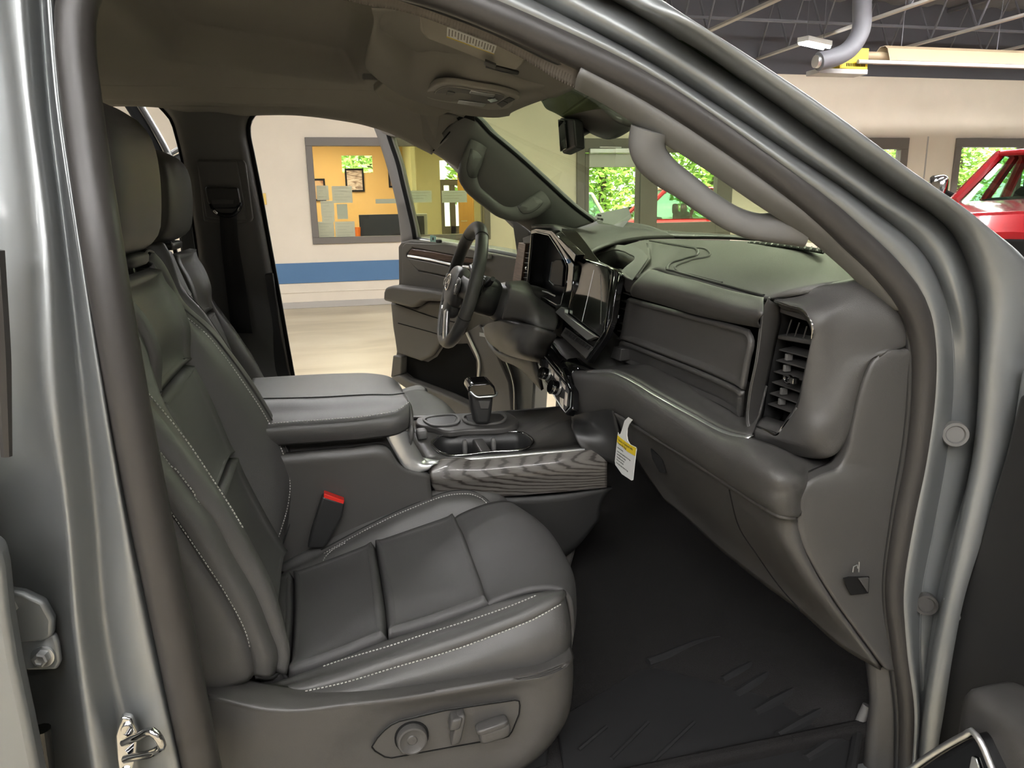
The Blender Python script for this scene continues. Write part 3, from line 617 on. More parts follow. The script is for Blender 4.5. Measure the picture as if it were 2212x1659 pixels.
R5 = [(1358, 0), (1424, 34), (1608, 154), (1786, 279), (1940, 386), (2090, 502), (2140, 610), (2130, 805), (2111, 985), (2078, 1139), (2044, 1284), (2019, 1407), (1999, 1535), (1987, 1680)]
R6 = [(1431, 0), (1470, 26), (1625, 125), (1800, 243), (1960, 362), (2120, 478), (2238, 600), (2214, 805), (2176, 986), (2131, 1139), (2085, 1284), (2060, 1407), (2040, 1535), (2015, 1680)]
A6 = fr(R6, -.058); A7 = [p+Vector((.03, .12, .0)) for p in A6]
fp = part('front_pillar', (.9, 0, .6), 'silver grey painted front door pillar and roof rail')
loft('pillar_skin', [fr(R0, .018), fr(R0, -.002), fr(R1, -.020), fr(R2, .006), fr(R2, .008), fr(R3, -.020, [-.024]*5+[-.02]*2+[.002]*7), fr(R4, .012), fr(R4, .012), fr(R5, -.05), fr(R6, -.058), A7], M['paint'], fp, n=110, across=4, lina=False, thick=.004, ang=0)
# rear (middle) pillar at the left
LY = [-90, 217, 500, 847, 1100, 1380, 1659, 1760]
def lp(xs, ys): return [at(x, y, y=q) for x, y, q in zip(xs, LY, ys)]
by = [.12, .08, .03, 0, 0, 0, 0, 0]
def bo(o): return [b+o for b in by]
mp_ = part('middle_pillar', (-.35, 0, .4), 'silver grey painted middle pillar with the door striker')
loft('pillar_skin', [lp([200, 190, 228, 290, 345, 405, 462, 484], bo(.03)), lp([112, 135, 178, 236, 280, 340, 401, 424], bo(.004)), lp([104, 128, 168, 221, 264, 316, 382, 404], bo(-.018)), lp([94, 117, 155, 203, 240, 268, 338, 360], bo(-.006)), lp([84, 106, 140, 180, 206, 232, 292, 314], bo(.012)),
       lp([66, 90, 126, 152, 178, 200, 255, 276], bo(-.012)), lp([40, 66, 102, 122, 152, 178, 222, 240], bo(-.034)), lp([5, 40, 72, 96, 135, 160, 198, 216], bo(-.03)), lp([-30, 10, 40, 72, 112, 142, 180, 198], [.11, .07, .02, .0, .02, .03, .03, .03]), lp([-160, -130, -90, -70, -40, 10, 40, 60], [.13, .09, .05, .04, .08, .17, .19, .19])], M['paint'], mp_, n=60, across=4, lina=False, thick=.004, ang=0, flip=True)
# striker loop on its plate
sk = at(275, 1620, y=-.012)
prism('striker_plate', Y(-.024, (262, 1548), (284, 1552), (297, 1585), (292, 1640), (280, 1690), (258, 1692), (250, 1640), (247, 1590)), (0, .012, 0), M['chrome'], mp_, .003)
tube('striker_loop', Y([-.03, -.06, -.085, -.085, -.06, -.03], (268, 1604), (297, 1592), (336, 1585), (346, 1600), (335, 1624), (270, 1640)), .0052, M['chrome'], mp_, n=30, sides=10)
for q in ((275, 1572), (272, 1668)): disc('striker_screw', at(q[0], q[1], y=-.024), (0, -1, 0), .007, .005, M['chrome'], mp_, n=12)
# rear door leading edge with its hinge, seen in the gap
rd = part('rear_door', (-.7, -.03, .4), 'silver grey rear door edge with hinge and bolts')
prism('door_shell', [(-1.45, -.075, .45), (-.43, -.075, .45), (-.43, -.075, 1.30), (-1.45, -.075, 1.32)], (0, .07, 0), M['paint'], rd, .012, 3)
prism('door_edge', Y(-.07, (-90, 1130), (-4, 1186), (6, 1230), (16, 1330), (34, 1440), (60, 1560), (92, 1720), (-130, 1720)), (0, .03, 0), M['paint'], rd, .008, 3)
prism('hinge_leaf', Y(.028, (22, 1262), (60, 1268), (103, 1288), (124, 1326), (122, 1362), (100, 1372), (20, 1378)), (0, -.016, 0), M['paint'], rd, .005, 3)
prism('hinge_leaf', Y(.03, (30, 1376), (124, 1362), (132, 1384), (137, 1420), (128, 1438), (60, 1440)), (0, -.01, 0), M['paint'], rd, .004, 3)
for q, r_ in (((94, 1417), .013), ((24, 1308), .014)):
    disc('bolt_washer', at(q[0], q[1], y=.02), (-.1, -1, .05), r_*1.1, .004, M['satin'], rd); disc('hinge_bolt', at(q[0], q[1], y=.016), (-.1, -1, .05), r_*.72, .013, M['satin'], rd, [(0, 0), (1, 0), (1, .85), (.8, 1), (.55, 1), (.5, .8), (0, .8)], n=6)
tube('door_check', Y(.03, (88, 1575), (96, 1640), (100, 1720)), .012, M['piano'], rd, n=10)
tube('weatherstrip', Y(-.03, (-12, 540), (2, 760), (14, 985)), [.010, .010, .006], M['seal'], rd, n=20, sides=8)
mk('side_window', [(-1.4, -.03, 1.32), (-.45, -.03, 1.30), (-.45, .06, 1.74), (-1.3, .06, 1.76)], [(0, 1, 2, 3)], M['sideglass'], rd, smooth=False, thick=.004)
# plugs and screws on the front pillar face
fpg = lambda a, b, r_, o=-.012: disc('rubber_plug', at(a, b, y=o+.004), (-.55, -1, .1), r_, .012, M['plast2'] if b < 1100 else M['plast'], fp, [(0, 0), (1, 0), (1, .5), (.92, 1), (.7, 1), (.62, .7), (0, .7)], 28)
fpg(2060, 936, .021); fpg(1998, 1302, .0195, -.004)
prism('hinge_clip', Y(-.062, (2058, 1302), (2073, 1300), (2078, 1338), (2064, 1350), (2056, 1338)), (0, .02, 0), M['satin'], fp, .003)
# open front door, seen from behind its hinge edge
fd = part('front_door', (1.0, -.3, .4), 'open near front door, dark inner panel with chrome edged pull')
prism('door_shell', [(1.0, -.075, .40), (1.02, -1.2, .40), (1.02, -1.2, 1.30), (1.0, -.075, 1.30)], (.10, .0, 0), M['paint'], fd, .01, 3)
prism('inner_panel', X(.985, (2200, 852), (2168, 986), (2122, 1139), (2076, 1284), (2048, 1407), (2026, 1535), (1985, 1720), (2560, 1760), (2560, 850)), (.03, 0, 0), M['dark'], fd, .008, 3)
rbox('map_pocket', at(2215, 1615, x=.88), (.05, -.0, 0), (0, .075, -.0), (.0, 0, .062), M['plast'], fd, p=5)
mk('window_pane', [(1.05, -.12, 1.30), (1.06, -1.15, 1.30), (1.05, -1.1, 1.74), (1.05, -.62, 1.74)], [(0, 1, 2, 3)], M['sideglass'], fd, smooth=False, thick=.004); tube('window_frame', [(1.05, -.10, 1.30), (1.05, -.62, 1.76), (1.05, -1.12, 1.76), (1.06, -1.18, 1.30)], .022, M['dark'], fd, sides=8)
cb = X(.80, (1952, 1672), (2020, 1624), (2084, 1588), (2102, 1580), (2114, 1596), (2142, 1659), (2160, 1700))
tube('chrome_edge', cb, .0045, M['satin'], fd, n=30, sides=10)
prism('pull_panel', X(.806, (1956, 1674), (2020, 1628), (2084, 1592), (2100, 1586), (2112, 1602), (2140, 1662), (2160, 1710), (1990, 1720)), (.03, 0, 0), M['piano'], fd, .003)
prism('pull_emblem', X(.802, (2098, 1634), (2108, 1638), (2116, 1664), (2092, 1664)), (.003, 0, 0), M['satin'], fd, .001)

# sills, outer skin and the shell that closes the cab
sh = part('cab_shell', (-.3, .85, .4))
box('sill', (-.5, -.06, .36), (1.15, .08, .52), M['paint'], sh, .02, 3)
box('sill', (-.5, 1.62, .36), (1.15, 1.76, .52), M['paint'], sh, .02, 3)
box('roof_skin', (-1.35, .14, 1.955), (.38, 1.56, 1.975), M['paint'], sh, .008)
box('back_wall', (-1.42, .05, .5), (-1.38, 1.65, 1.34), M['plast2'], sh, .01)
box('back_wall', (-1.36, .12, 1.74), (-1.32, 1.58, 1.92), M['plast2'], sh, .01)
box('rear_glass', (-1.38, .1, 1.34), (-1.37, 1.6, 1.76), M['sideglass'], sh, 0)
prism('fender', [(1.05, -.10, .45), (2.3, -.10, .5), (2.3, -.08, 1.20), (1.08, -.08, 1.25)], (0, .06, 0), M['paint'], sh, .02)
prism('fender', [(1.05, 1.72, .45), (2.3, 1.72, .5), (2.3, 1.72, 1.20), (1.08, 1.72, 1.25)], (0, .06, 0), M['paint'], sh, .02)
hd = part('hood', (1.9, .85, 1.2)); loft('hood_skin', [[(1.25, -.02, 1.33), (2.6, .02, 1.22)], [(1.22, .3, 1.385), (2.7, .3, 1.27)], [(1.22, .85, 1.40), (2.75, .85, 1.28)], [(1.22, 1.4, 1.385), (2.7, 1.4, 1.27)], [(1.25, 1.70, 1.33), (2.6, 1.66, 1.22)]], M['paint'], hd, n=10, across=4, lina=False, thick=.01, flip=True)
for (wx, wy) in ((2.05, -.02), (2.05, 1.72), (-2.2, -.02), (-2.2, 1.72)):
    sg = -1 if wy < .5 else 1
    wv = empty('wheel', (wx, wy, .41), T); disc('tyre', (wx, wy-.13*sg, .41), (0, sg, 0), .41, .26, M['vdark'], wv, [(.55, 0), (.95, 0), (1, .12), (1, .88), (.95, 1), (.6, 1), (.55, .85)], 36); disc('rim', (wx, wy+.07*sg, .41), (0, sg, 0), .235, .05, M['satin'], wv, [(0, .5), (.3, .8), (.5, .3), (1, .9), (1, 0)], 20)
cbx = part('cargo_bed', (-2.3, .85, .5))
prism('bed_side', [(-3.4, -.09, .55), (-1.46, -.09, .5), (-1.46, -.09, 1.3), (-3.4, -.09, 1.3)], (0, .08, 0), M['paint'], cbx, .02)
prism('bed_side', [(-3.4, 1.71, .55), (-1.46, 1.71, .5), (-1.46, 1.71, 1.3), (-3.4, 1.71, 1.3)], (0, .08, 0), M['paint'], cbx, .02)
box('bed_floor', (-3.4, 0, .72), (-1.46, 1.7, .76), M['dark'], cbx, .005)

prism('roof_rail', [(-1.42, .02, 1.885), (.06, .02, 1.885), (.06, .16, 1.955), (-1.42, .16, 1.955)], (0, 0, .018), M['paint'], sh, .006)
prism('roof_rail', [(-1.42, 1.68, 1.885), (.30, 1.68, 1.885), (.30, 1.54, 1.955), (-1.42, 1.54, 1.955)], (0, 0, .018), M['paint'], sh, .006)
box('inner_trim', (.965, -1.14, .45), (.999, -.34, 1.29), M['dark'], fd, .01); rbox('armrest', (.93, -.72, .98), (.05, 0, 0), (0, .3, 0), (0, 0, .04), M['plast'], fd, p=5)
# ---------------- roof lining with its shallow recess
hl = part('headliner', (-.4, .85, 1.85), 'taupe grey fabric roof lining with a shallow recess')
def hz(x, y):
    e = min(1, max(0, (abs(y-.85)-.50)/.24)); z = 1.872 - .035*e*e
    f = max(0, x-.10)/.34; z -= .055*f*f
    # rounded recess
    def sm(d, w): t = max(0, min(1, d/w)); return t*t*(3-2*t)
    r = sm(x+.31, .05)*sm(.13-x, .05)*sm(y-.36, .05)*sm(1.09+.14*max(-1, min(1, (x+.08)/.2))-y, .055)
    return z + .075*r
nx, ny = 150, 130
Vh = []
for i in range(nx):
    for j in range(ny):
        y = .16 + 1.38*j/(ny-1); xm = .53 - .09*min(1, max(0, (y-.75)/.4)); x = -1.34 + (xm+1.34)*i/(nx-1); Vh.append((x, y, hz(x, y)))
mk('lining', Vh, gridf(nx, ny), M['head'], hl, thick=.02, ang=0, off=1.0)
# lower side rails of the lining: near (ribbed fabric edge) and far
NR_ = [(430, -100, .16), (741, 0, .15), (906, 35, .145), (966, 57, .14), (1073, 98, .135), (1140, 133, .13), (1206, 174, .12), (1241, 190, .115)]
nr = [at(a, b, y=c) for a, b, c in NR_]
nro = [at(a, b, y=c) for a, b, c in [(430, -120, .125), (820, -30, .125), (950, 10, .125), (1020, 38, .12), (1110, 78, .115), (1160, 103, .11), (1210, 128, .10), (1252, 152, .095)]]
loft('side_rail', [[p+Vector((0, .06, .075)) for p in nr], [p+Vector((0, .012, .02)) for p in nr], nr, nro, [p+Vector((0, -.02, .02)) for p in nro]], M['railfab'], hl, n=60, across=3, lina=False, thick=.005, ang=0)
V_ = []; F_ = []
pa, pb = cr(nr, 240), cr(nro, 240)
for i in range(60, 240, 2):
    a_, b_ = pa[i], pb[i]; n_ = Vector((0, -.5, -.85)); o_ = len(V_); t_ = (pa[min(i+1, 239)]-pa[i-1]).normalized()*.0011
    for p in (a_.lerp(b_, .04), a_.lerp(b_, .35), a_.lerp(b_, .6)): V_ += [p-t_, p+t_, p+n_*.0022]
    F_ += [(o_, o_+3, o_+5, o_+2), (o_+2, o_+5, o_+4, o_+1), (o_+3, o_+6, o_+8, o_+5), (o_+5, o_+8, o_+7, o_+4)]
tag(mk('ribbing', V_, F_, M['railfab'], hl, ang=0), kind='stuff')
FR_ = [(60, 222), (215, 222), (300, 222), (352, 226), (395, 236), (460, 238), (524, 243), (548, 242), (640, 242), (720, 251), (790, 264), (850, 284), (905, 312), (936, 328)]
fr_ = [at(a, b, y=1.56) for a, b in FR_]
loft('side_rail', [[(p.x, 1.30, hz(min(p.x, .43), 1.30)+.006) for p in fr_], [(p.x, 1.37, hz(min(p.x, .43), 1.37)-.0015) for p in fr_], [(p.x, 1.46, min(hz(min(p.x, .43), 1.46)-.006, p.z+.055)) for p in fr_], [p+Vector((0, -.035, .022)) for p in fr_], fr_, [p+Vector((0, .035, .0)) for p in fr_], [p+Vector((0, .06, .03)) for p in fr_]], M['head'], hl, n=70, across=4, lina=False, thick=.005, ang=0)
# coat hook on the lining
ck = at(800, 166, z=1.845); obox('coat_hook', ck, (.018, .003, 0), (-.001, .007, 0), (0, 0, .006), M['plast2'], hl, .002)
obox('coat_hook_flap', ck+Vector((0, 0, -.005)), (.015, .0025, 0), (-.001, .005, 0), (0, 0, .003), M['head'], hl, .001)

# ---------------- sun visors and overhead console
def zq(z, *p): return Z(z, *p)
v1 = part('sun_visor', at(1000, 90, z=1.80), 'folded near sun visor with a white warning label')
vp = [at(906, 35, z=1.82), at(907, 70, z=1.815), at(918, 84, z=1.812), at(960, 103, z=1.806), at(1010, 122, z=1.80), at(1060, 140, z=1.792), at(1118, 155, z=1.784), at(1134, 138, z=1.79), at(1150, 110, z=1.80), at(1080, 60, z=1.83), at(990, 20, z=1.85), at(930, 10, z=1.85)]
prism('visor_body', vp, (0, .0, .018), M['visor'], v1, .007, 3)
vn = (vp[3]-vp[0]).cross(vp[6]-vp[0]).normalized(); vn = vn if vn.z < 0 else -vn
lab = [onp(a, b, vp[3]+vn*.001, vn) for a, b in ((966, 57), (1073, 98), (1067, 115), (965, 78))]
prism('warning_label', lab, vn*.0012, M['white'], v1, 0)
u_, w_ = (lab[1]-lab[0]), (lab[3]-lab[0])
prism('label_edge', [lab[0]+w_*.93+vn*.0013, lab[1]+w_*.93+vn*.0013, lab[2]+vn*.0013, lab[3]+vn*.0013], vn*.0004, M['yellow'], v1, 0)
for i in range(16):
    s0 = .03+.06*i; ln = .8 - .25*((i*7) % 3)/3
    prism('label_print', [lab[0]+u_*s0+w_*.1+vn*.0014, lab[0]+u_*(s0+.03)+w_*.1+vn*.0014, lab[0]+u_*(s0+.03)+w_*ln+vn*.0014, lab[0]+u_*s0+w_*ln+vn*.0014], vn*.0003, mat('label_ink', (.3, .28, .26), .8) if i == 0 else bpy.data.materials['label_ink'], v1, 0)
tube('visor_clip', [at(1050, 140, z=1.795), at(1075, 146, z=1.79), at(1100, 152, z=1.786), at(1118, 157, z=1.784)], [.005, .006, .004], M['dark'], v1, n=12, sides=8)
prism('mirror_tab', [at(1048, 132, z=1.786), at(1072, 142, z=1.782), at(1070, 150, z=1.780), at(1046, 141, z=1.784)], (0, 0, .004), M['plast'], v1, .001)
v2 = part('sun_visor', at(900, 215, z=1.80), 'folded far sun visor with a white warning label')
vp2 = [at(808, 198, z=1.815), at(846, 165, z=1.835), at(900, 170, z=1.85), at(970, 215, z=1.82), at(980, 240, z=1.79), at(944, 254, z=1.785), at(905, 248, z=1.79), at(870, 235, z=1.797), at(820, 212, z=1.81)]
prism('visor_body', vp2, (0, 0, .018), M['visor'], v2, .006, 3)
vn2 = (vp2[3]-vp2[0]).cross(vp2[5]-vp2[0]).normalized(); vn2 = vn2 if vn2.z < 0 else -vn2
lab2 = [onp(a, b, vp2[6]+vn2*.003, vn2) for a, b in ((856, 212), (884, 193), (948, 222), (922, 237))]
prism('warning_label', lab2, vn2*.0012, M['white'], v2, 0)
oc = part('overhead_console', at(1040, 200, z=1.79), 'overhead console with chrome edged lamps and buttons')
# the console sits on a drooping pod of lining fabric
pr = [[at(a, b, z=c) for a, b, c in row] for row in (
    [(802, 15, 1.868), (806, 50, 1.872), (800, 80, 1.862), (795, 110, 1.852), (792, 128, 1.864)], [(860, 18, 1.874), (842, 70, 1.876), (828, 110, 1.846), (808, 128, 1.838), (800, 150, 1.86)],
    [(940, 40, 1.874), (892, 100, 1.874), (872, 150, 1.832), (845, 165, 1.826), (838, 185, 1.845)], [(1010, 90, 1.864), (965, 135, 1.846), (938, 176, 1.814), (888, 194, 1.81), (880, 214, 1.83)],
    [(1090, 140, 1.844), (1045, 160, 1.822), (1010, 186, 1.802), (945, 219, 1.797), (935, 234, 1.815)], [(1160, 165, 1.822), (1125, 182, 1.806), (1085, 202, 1.796), (1010, 232, 1.790), (1000, 246, 1.80)],
    [(1215, 178, 1.80), (1185, 196, 1.80), (1150, 210, 1.79), (1075, 242, 1.786), (1065, 252, 1.79)], [(1240, 190, 1.79), (1205, 203, 1.792), (1165, 216, 1.79), (1105, 241, 1.786), (1100, 248, 1.79)])]
prism('header_corner', R3_((905, 240, 1.40), (985, 250, 1.42), (1003, 256, 1.44), (978, 290, 1.47), (940, 326, 1.53), (912, 300, 1.5)), (.012, .02, .012), M['head'], hl, .004)
pod = loft('console_pod', pr, M['head'], oc, n=24, across=5, lina=False, thick=.003, ang=0, flip=True)
k1, k2, k3 = at(935, 197, z=1.800), at(1112, 214, z=1.783), at(1000, 226, z=1.786)
CONN = (k2-k1).cross(k3-k1).normalized(); CONN = CONN if CONN.z < 0 else -CONN
def cpt(a, b, o=0): return onp(a, b, k1+CONN*(.003+o), CONN)
prism('console_panel', [cpt(a, b) for a, b in ((919, 207), (930, 191), (943, 183), (962, 181), (1030, 190), (1105, 205), (1121, 211), (1112, 221), (1086, 237), (1060, 238), (1000, 227), (945, 218), (925, 213))], -CONN*.014, M['ohplast'], oc, .004, 3, n=60)
prism('console_inset', [cpt(a, b, .0004) for a, b in ((938, 204), (947, 193), (966, 187), (1030, 195), (1090, 207), (1086, 214), (1064, 223), (1000, 219), (950, 211))], CONN*.002, M['plast2'], oc, .0008, 2, n=50)
prism('lamp_lens', [cpt(a, b, .003) for a, b in ((1017, 194), (1070, 203), (1066, 208), (1014, 199))], CONN*.003, M['satin'], oc, .001); prism('lamp_lens', [cpt(a, b, .003) for a, b in ((991, 215), (1050, 223), (1044, 229), (988, 221))], CONN*.003, M['satin'], oc, .001)
prism('console_button', [cpt(a, b, .003) for a, b in ((967, 196), (983, 199), (979, 206), (964, 203))], CONN*.002, M['plast2'], oc, .0006)
prism('console_button', [cpt(a, b, .001) for a, b in ((1073, 223), (1087, 216), (1098, 222), (1084, 231))], CONN*.002, M['plast'], oc, .0006); prism('console_button', [cpt(a, b, .001) for a, b in ((1089, 215), (1101, 209), (1112, 214), (1100, 221))], CONN*.002, M['plast'], oc, .0006)
prism('assist_slider', [cpt(a, b, .004) for a, b in ((1053, 213), (1069, 210), (1076, 215), (1060, 219))], CONN*.003, M['chrome'], oc, .001)
tube('inset_rim', [cpt(a, b, .002) for a, b in ((938, 204), (947, 193), (966, 187), (1030, 195), (1090, 207), (1086, 214), (1064, 223), (1000, 219), (950, 211), (938, 204))], .0012, M['ohplast'], oc, n=60, sides=6)

# ---------------- mirror housing and mirror
mr = part('rear_view_mirror', at(1240, 270, y=.9), 'black rear view mirror on its sensor housing')
mz = [[at(a, b, y=c) for a, b, c in row] for row in (
    [(1158, 205, 1.0), (1175, 192, .92), (1200, 184, .85), (1230, 190, .80)], [(1170, 220, 1.0), (1190, 206, .92), (1220, 205, .84), (1290, 225, .72)], [(1180, 235, .99), (1210, 236, .92), (1260, 250, .82), (1330, 260, .68)], [(1200, 245, .98), (1235, 262, .92), (1290, 285, .82), (1360, 272, .68)],
    [(1230, 262, .98), (1265, 283, .93), (1305, 300, .86), (1379, 274, .68)])]
loft('sensor_housing', mz, M['plast'], mr, n=24, across=5, lina=False, thick=.015, ang=0, flip=True)
for i in range(7): p_ = [at(1166+4.0*i, 203-1.0*i, y=.965), at(1168+4.0*i, 202-1.0*i, y=.965), at(1176+3.6*i, 215-1.6*i, y=.962), at(1174+3.6*i, 216-1.6*i, y=.962)]; prism('sensor_slot', p_, (-.003, -.006, -.003), M['vdark'], mr, 0)
ma = [at(1212, 253, y=.93), at(1232, 255, y=.80), at(1242, 312, y=.80), at(1222, 330, y=.93)]
prism('mirror_case', [at(1208, 254, y=.97), at(1238, 256, y=.84), at(1243, 318, y=.84), at(1214, 332, y=.97)], (.03, .01, -.004), M['dark'], mr, .006, 3)
prism('mirror_glass', [at(1208, 258, y=.966), at(1222, 259, y=.90), at(1226, 322, y=.90), at(1213, 328, y=.966)], (-.004, 0, 0), M['screen'], mr, .002)
tube('mirror_stalk', [at(1246, 292, y=.86), at(1268, 280, y=.90), at(1285, 272, y=.93)], .011, M['dark'], mr, n=8)

# ---------------- windscreen
wsn = part('windscreen', (.8, .85, 1.45), 'green tinted windscreen')
loft('windscreen_glass', [[(.50, .06, 1.765), (.46, .30, 1.825), (.44, .85, 1.845), (.46, 1.40, 1.825), (.50, 1.64, 1.765)], [(.80, .045, 1.60), (.80, .3, 1.64), (.83, .85, 1.65), (.80, 1.4, 1.64), (.80, 1.65, 1.60)], [(1.05, .035, 1.42), (1.12, .3, 1.44), (1.17, .85, 1.445), (1.12, 1.4, 1.44), (1.05, 1.665, 1.42)]], M['wind'], wsn, n=24, across=8, lina=False, thick=0, ang=0)
loft('frit_band', [[(.52, .10, 1.76), (.46, .35, 1.826), (.44, .85, 1.846), (.46, 1.35, 1.826), (.52, 1.60, 1.76)], [(.40, .10, 1.80), (.38, .35, 1.85), (.37, .85, 1.86), (.38, 1.35, 1.85), (.40, 1.60, 1.80)]], M['vdark'], wsn, n=24, thick=.004, ang=0)
for s_ in (0, 1): pass
# ---------------- near front pillar trim and grab handle
npt = part('pillar_trim', (.6, .08, 1.4), 'grey near pillar trim with a fixed grab handle')
lo_ = [at(a, b, y=c) for a, b, c in ((1241, 191, .11), (1290, 216, .105), (1379, 272, .10), (1429, 305, .095), (1520, 362, .085), (1632, 439, .07), (1735, 507, .06), (1800, 560, .055), (1856, 612, .05), (1905, 668, .05))]
hi_ = [at(a, b, y=c) for a, b, c in ((1254, 150, .075), (1310, 175, .075), (1400, 222, .07), (1460, 258, .065), (1560, 322, .055), (1660, 396, .04), (1768, 474, .025), (1840, 538, .02), (1900, 602, .015), (1945, 668, .012))]
loft('trim_skin', [[p+Vector((.03, .05, .012)) for p in lo_], [p+Vector((.006, .012, .002)) for p in lo_], lo_, [a.lerp(b, .5)+Vector((-.004, -.008, 0)) for a, b in zip(lo_, hi_)], hi_, [p+Vector((.01, .02, .02)) for p in hi_]], M['ptrim'], npt, n=60, across=4, lina=False, thick=.004, ang=0)
gh = [at(a, b, y=c) for a, b, c in ((1405, 280, .10), (1398, 305, .105), (1402, 332, .11), (1425, 362, .115), (1480, 403, .115), (1540, 447, .11), (1590, 476, .105), (1635, 490, .10), (1690, 492, .085), (1740, 495, .075))]
tube('grab_handle', gh, [.030, .026, .023, .0205, .0195, .019, .0195, .021, .025, .028], M['ptrim'], npt, n=48, sides=18, flat=.8)

# ---------------- far front pillar trim with its grab handle
fpt = part('pillar_trim', (.6, 1.55, 1.4), 'grey far pillar trim with a grab handle and two cover plates')
up_ = [at(a, b, y=c) for a, b, c in ((985, 262, 1.44), (1004, 253, 1.43), (1060, 296, 1.45), (1120, 346, 1.475), (1180, 400, 1.50), (1235, 450, 1.52), (1278, 482, 1.53))]
dn_ = [at(a, b, y=c) for a, b, c in ((925, 320, 1.56), (940, 329, 1.56), (994, 366, 1.575), (1040, 420, 1.59), (1090, 462, 1.60), (1135, 488, 1.61), (1170, 515, 1.62))]
loft('trim_skin', [[p+Vector((.03, .02, .01)) for p in up_], up_, [a.lerp(b, .3)+Vector((-.004, -.02, 0)) for a, b in zip(up_, dn_)], [a.lerp(b, .75)+Vector((-.006, -.014, 0)) for a, b in zip(up_, dn_)], dn_, [p+Vector((-.0, .04, 0)) for p in dn_]], M['ptrim'], fpt, n=50, across=4, lina=False, thick=.005, ang=0, flip=True)
tube('edge_seal', [p+Vector((.004, -.004, .006)) for p in up_], .0055, M['vdark'], fpt, n=30, sides=8)
tube('trim_seam', [at(972, 285, y=1.46), at(955, 305, y=1.50), at(936, 326, y=1.545)], .0022, M['vdark'], fpt, n=12, sides=6)
g2 = [at(a, b, y=c) for a, b, c in ((1034, 312, 1.46), (1020, 345, 1.455), (1010, 380, 1.45), (1020, 405, 1.445), (1052, 435, 1.445), (1085, 458, 1.45), (1110, 463, 1.455), (1145, 452, 1.47), (1178, 430, 1.485))]
gfar = tube('grab_handle', g2, [.032, .034, .032, .022, .021, .021, .026, .034, .033], M['ptrim'], fpt, n=44, sides=16, flat=.7)
def hcov(*q):
    P_ = snap(gfar, cr2([a[:2] for a in q]+[q[0][:2]], 30)[:-1], .0008)
    c_ = sum(P_, Vector())/len(P_); V_ = [c_]+P_; mk('cover_plate', V_, [(0, i+1, (i+1) % len(P_)+1) for i in range(len(P_))], M['ptrim'], fpt, thick=.0015, ang=60)
    tube('cover_joint', [p+(p-c_)*.0 for p in P_]+[P_[0]], .0011, M['dark'], fpt, sides=5)
hcov((1017, 322), (1028, 326), (1042, 343), (1034, 382), (1014, 382), (1010, 372)); hcov((1118, 446), (1150, 424), (1172, 438), (1168, 444), (1126, 459))
# ------------------------------------------------------------------ passenger seat
def R3(*q): return [at(a, b, y=c) for a, b, c in q]
ps = part('front_seat', (.1, .42, .56), 'near black leather front seat with grey stitching and power controls')
FS = R3((322, 536, .585), (347, 561, .60), (369, 601, .615), (392, 648, .635), (453, 704, .655), (500, 764, .667), (548, 831, .677), (580, 885, .683), (608, 938, .687), (621, 964, .69), (635, 1027, .69), (639, 1085, .685), (630, 1140, .675), (608, 1208, .66))
FC = R3((318, 560, .56), (340, 590, .575), (362, 630, .59), (391, 676, .605), (440, 717, .615), (485, 771, .625), (532, 837, .632), (564, 885, .636), (595, 942, .64), (618, 995, .64), (629, 1043, .638), (624, 1093, .63), (610, 1147, .62), (594, 1186, .61))
FV = R3((318, 580, .535), (338, 615, .545), (366, 650, .555), (388, 700, .56), (391, 787, .555), (421, 840, .556), (453, 910, .558), (485, 986, .558), (516, 1046, .556), (557, 1122, .552), (586, 1174, .548), (602, 1205, .545))
NV = [p+Vector((0, -.29, 0)) for p in FV]
bfar = loft('bolster', [[p+Vector((-.02, 0, 0)) for p in FV], FV, [a.lerp(b, .55)+Vector((.012, -.006, 0)) for a, b in zip(cr(FV, 16), cr(FC, 16))], FC, [a.lerp(b, .5)+Vector((.006, .0, 0)) for a, b in zip(cr(FC, 16), cr(FS, 16))], FS, [p+Vector((-.035, .008, 0)) for p in FS], [p+Vector((-.12, -.01, 0)) for p in FS]], M['leather'], ps, n=60, across=4, lina=False, thick=.004, ang=0)
tube('seam_piping', [a.lerp(b, .28)+Vector((.006, 0, 0)) for a, b in zip(cr(FC[3:], 20), cr(FS[3:], 20))], .0016, M['dark'], ps, n=60, sides=6)
# three centre panels sewn between the bolsters
fv = cr(FV, 120); nv = cr(NV, 120)
def idx(px, py): return min(range(120), key=lambda i: (fv[i]-at(px, py, y=fv[i].y)).length)
i1, i2 = idx(391, 790), idx(486, 990)
for nm, a_, b_, mm, h_ in (('shoulder_panel', 0, i1, M['leather'], .022), ('back_panel', i1, i2, M['leather2'], .012), ('back_panel', i2, 119, M['leather2'], .014)):
    pad(nm, nv[a_:b_+1], fv[a_:b_+1], mm, ps, n=36, k=22, h=h_, drop=.005, edge=4, thick=.02, flip=True)
# near bolster
IN = R3((240, 735, .225), (262, 775, .225), (314, 850, .225), (352, 894, .225), (402, 957, .222), (453, 1033, .218), (500, 1105, .215), (541, 1180, .21), (579, 1255, .205), (599, 1320, .20), (611, 1380, .195), (614, 1420, .19), (606, 1446, .185))
L2_ = R3((235, 830, .17), (262, 860, .17), (290, 897, .17), (331, 951, .17), (377, 1011, .17), (421, 1068, .17), (463, 1119, .17), (506, 1198, .17), (553, 1279, .17), (586, 1363, .168), (603, 1413, .166), (598, 1448, .165))
L1_ = R3((220, 910, .142), (250, 945, .142), (300, 1005, .142), (361, 1094, .142), (400, 1150, .142), (438, 1211, .142), (489, 1289, .142), (520, 1350, .142), (540, 1395, .142), (549, 1430, .142), (551, 1456, .145))
nbm = [a.lerp(b, .5)+Vector((.010, -.012, 0)) for a, b in zip(cr(IN, 16), cr(L2_, 16))]
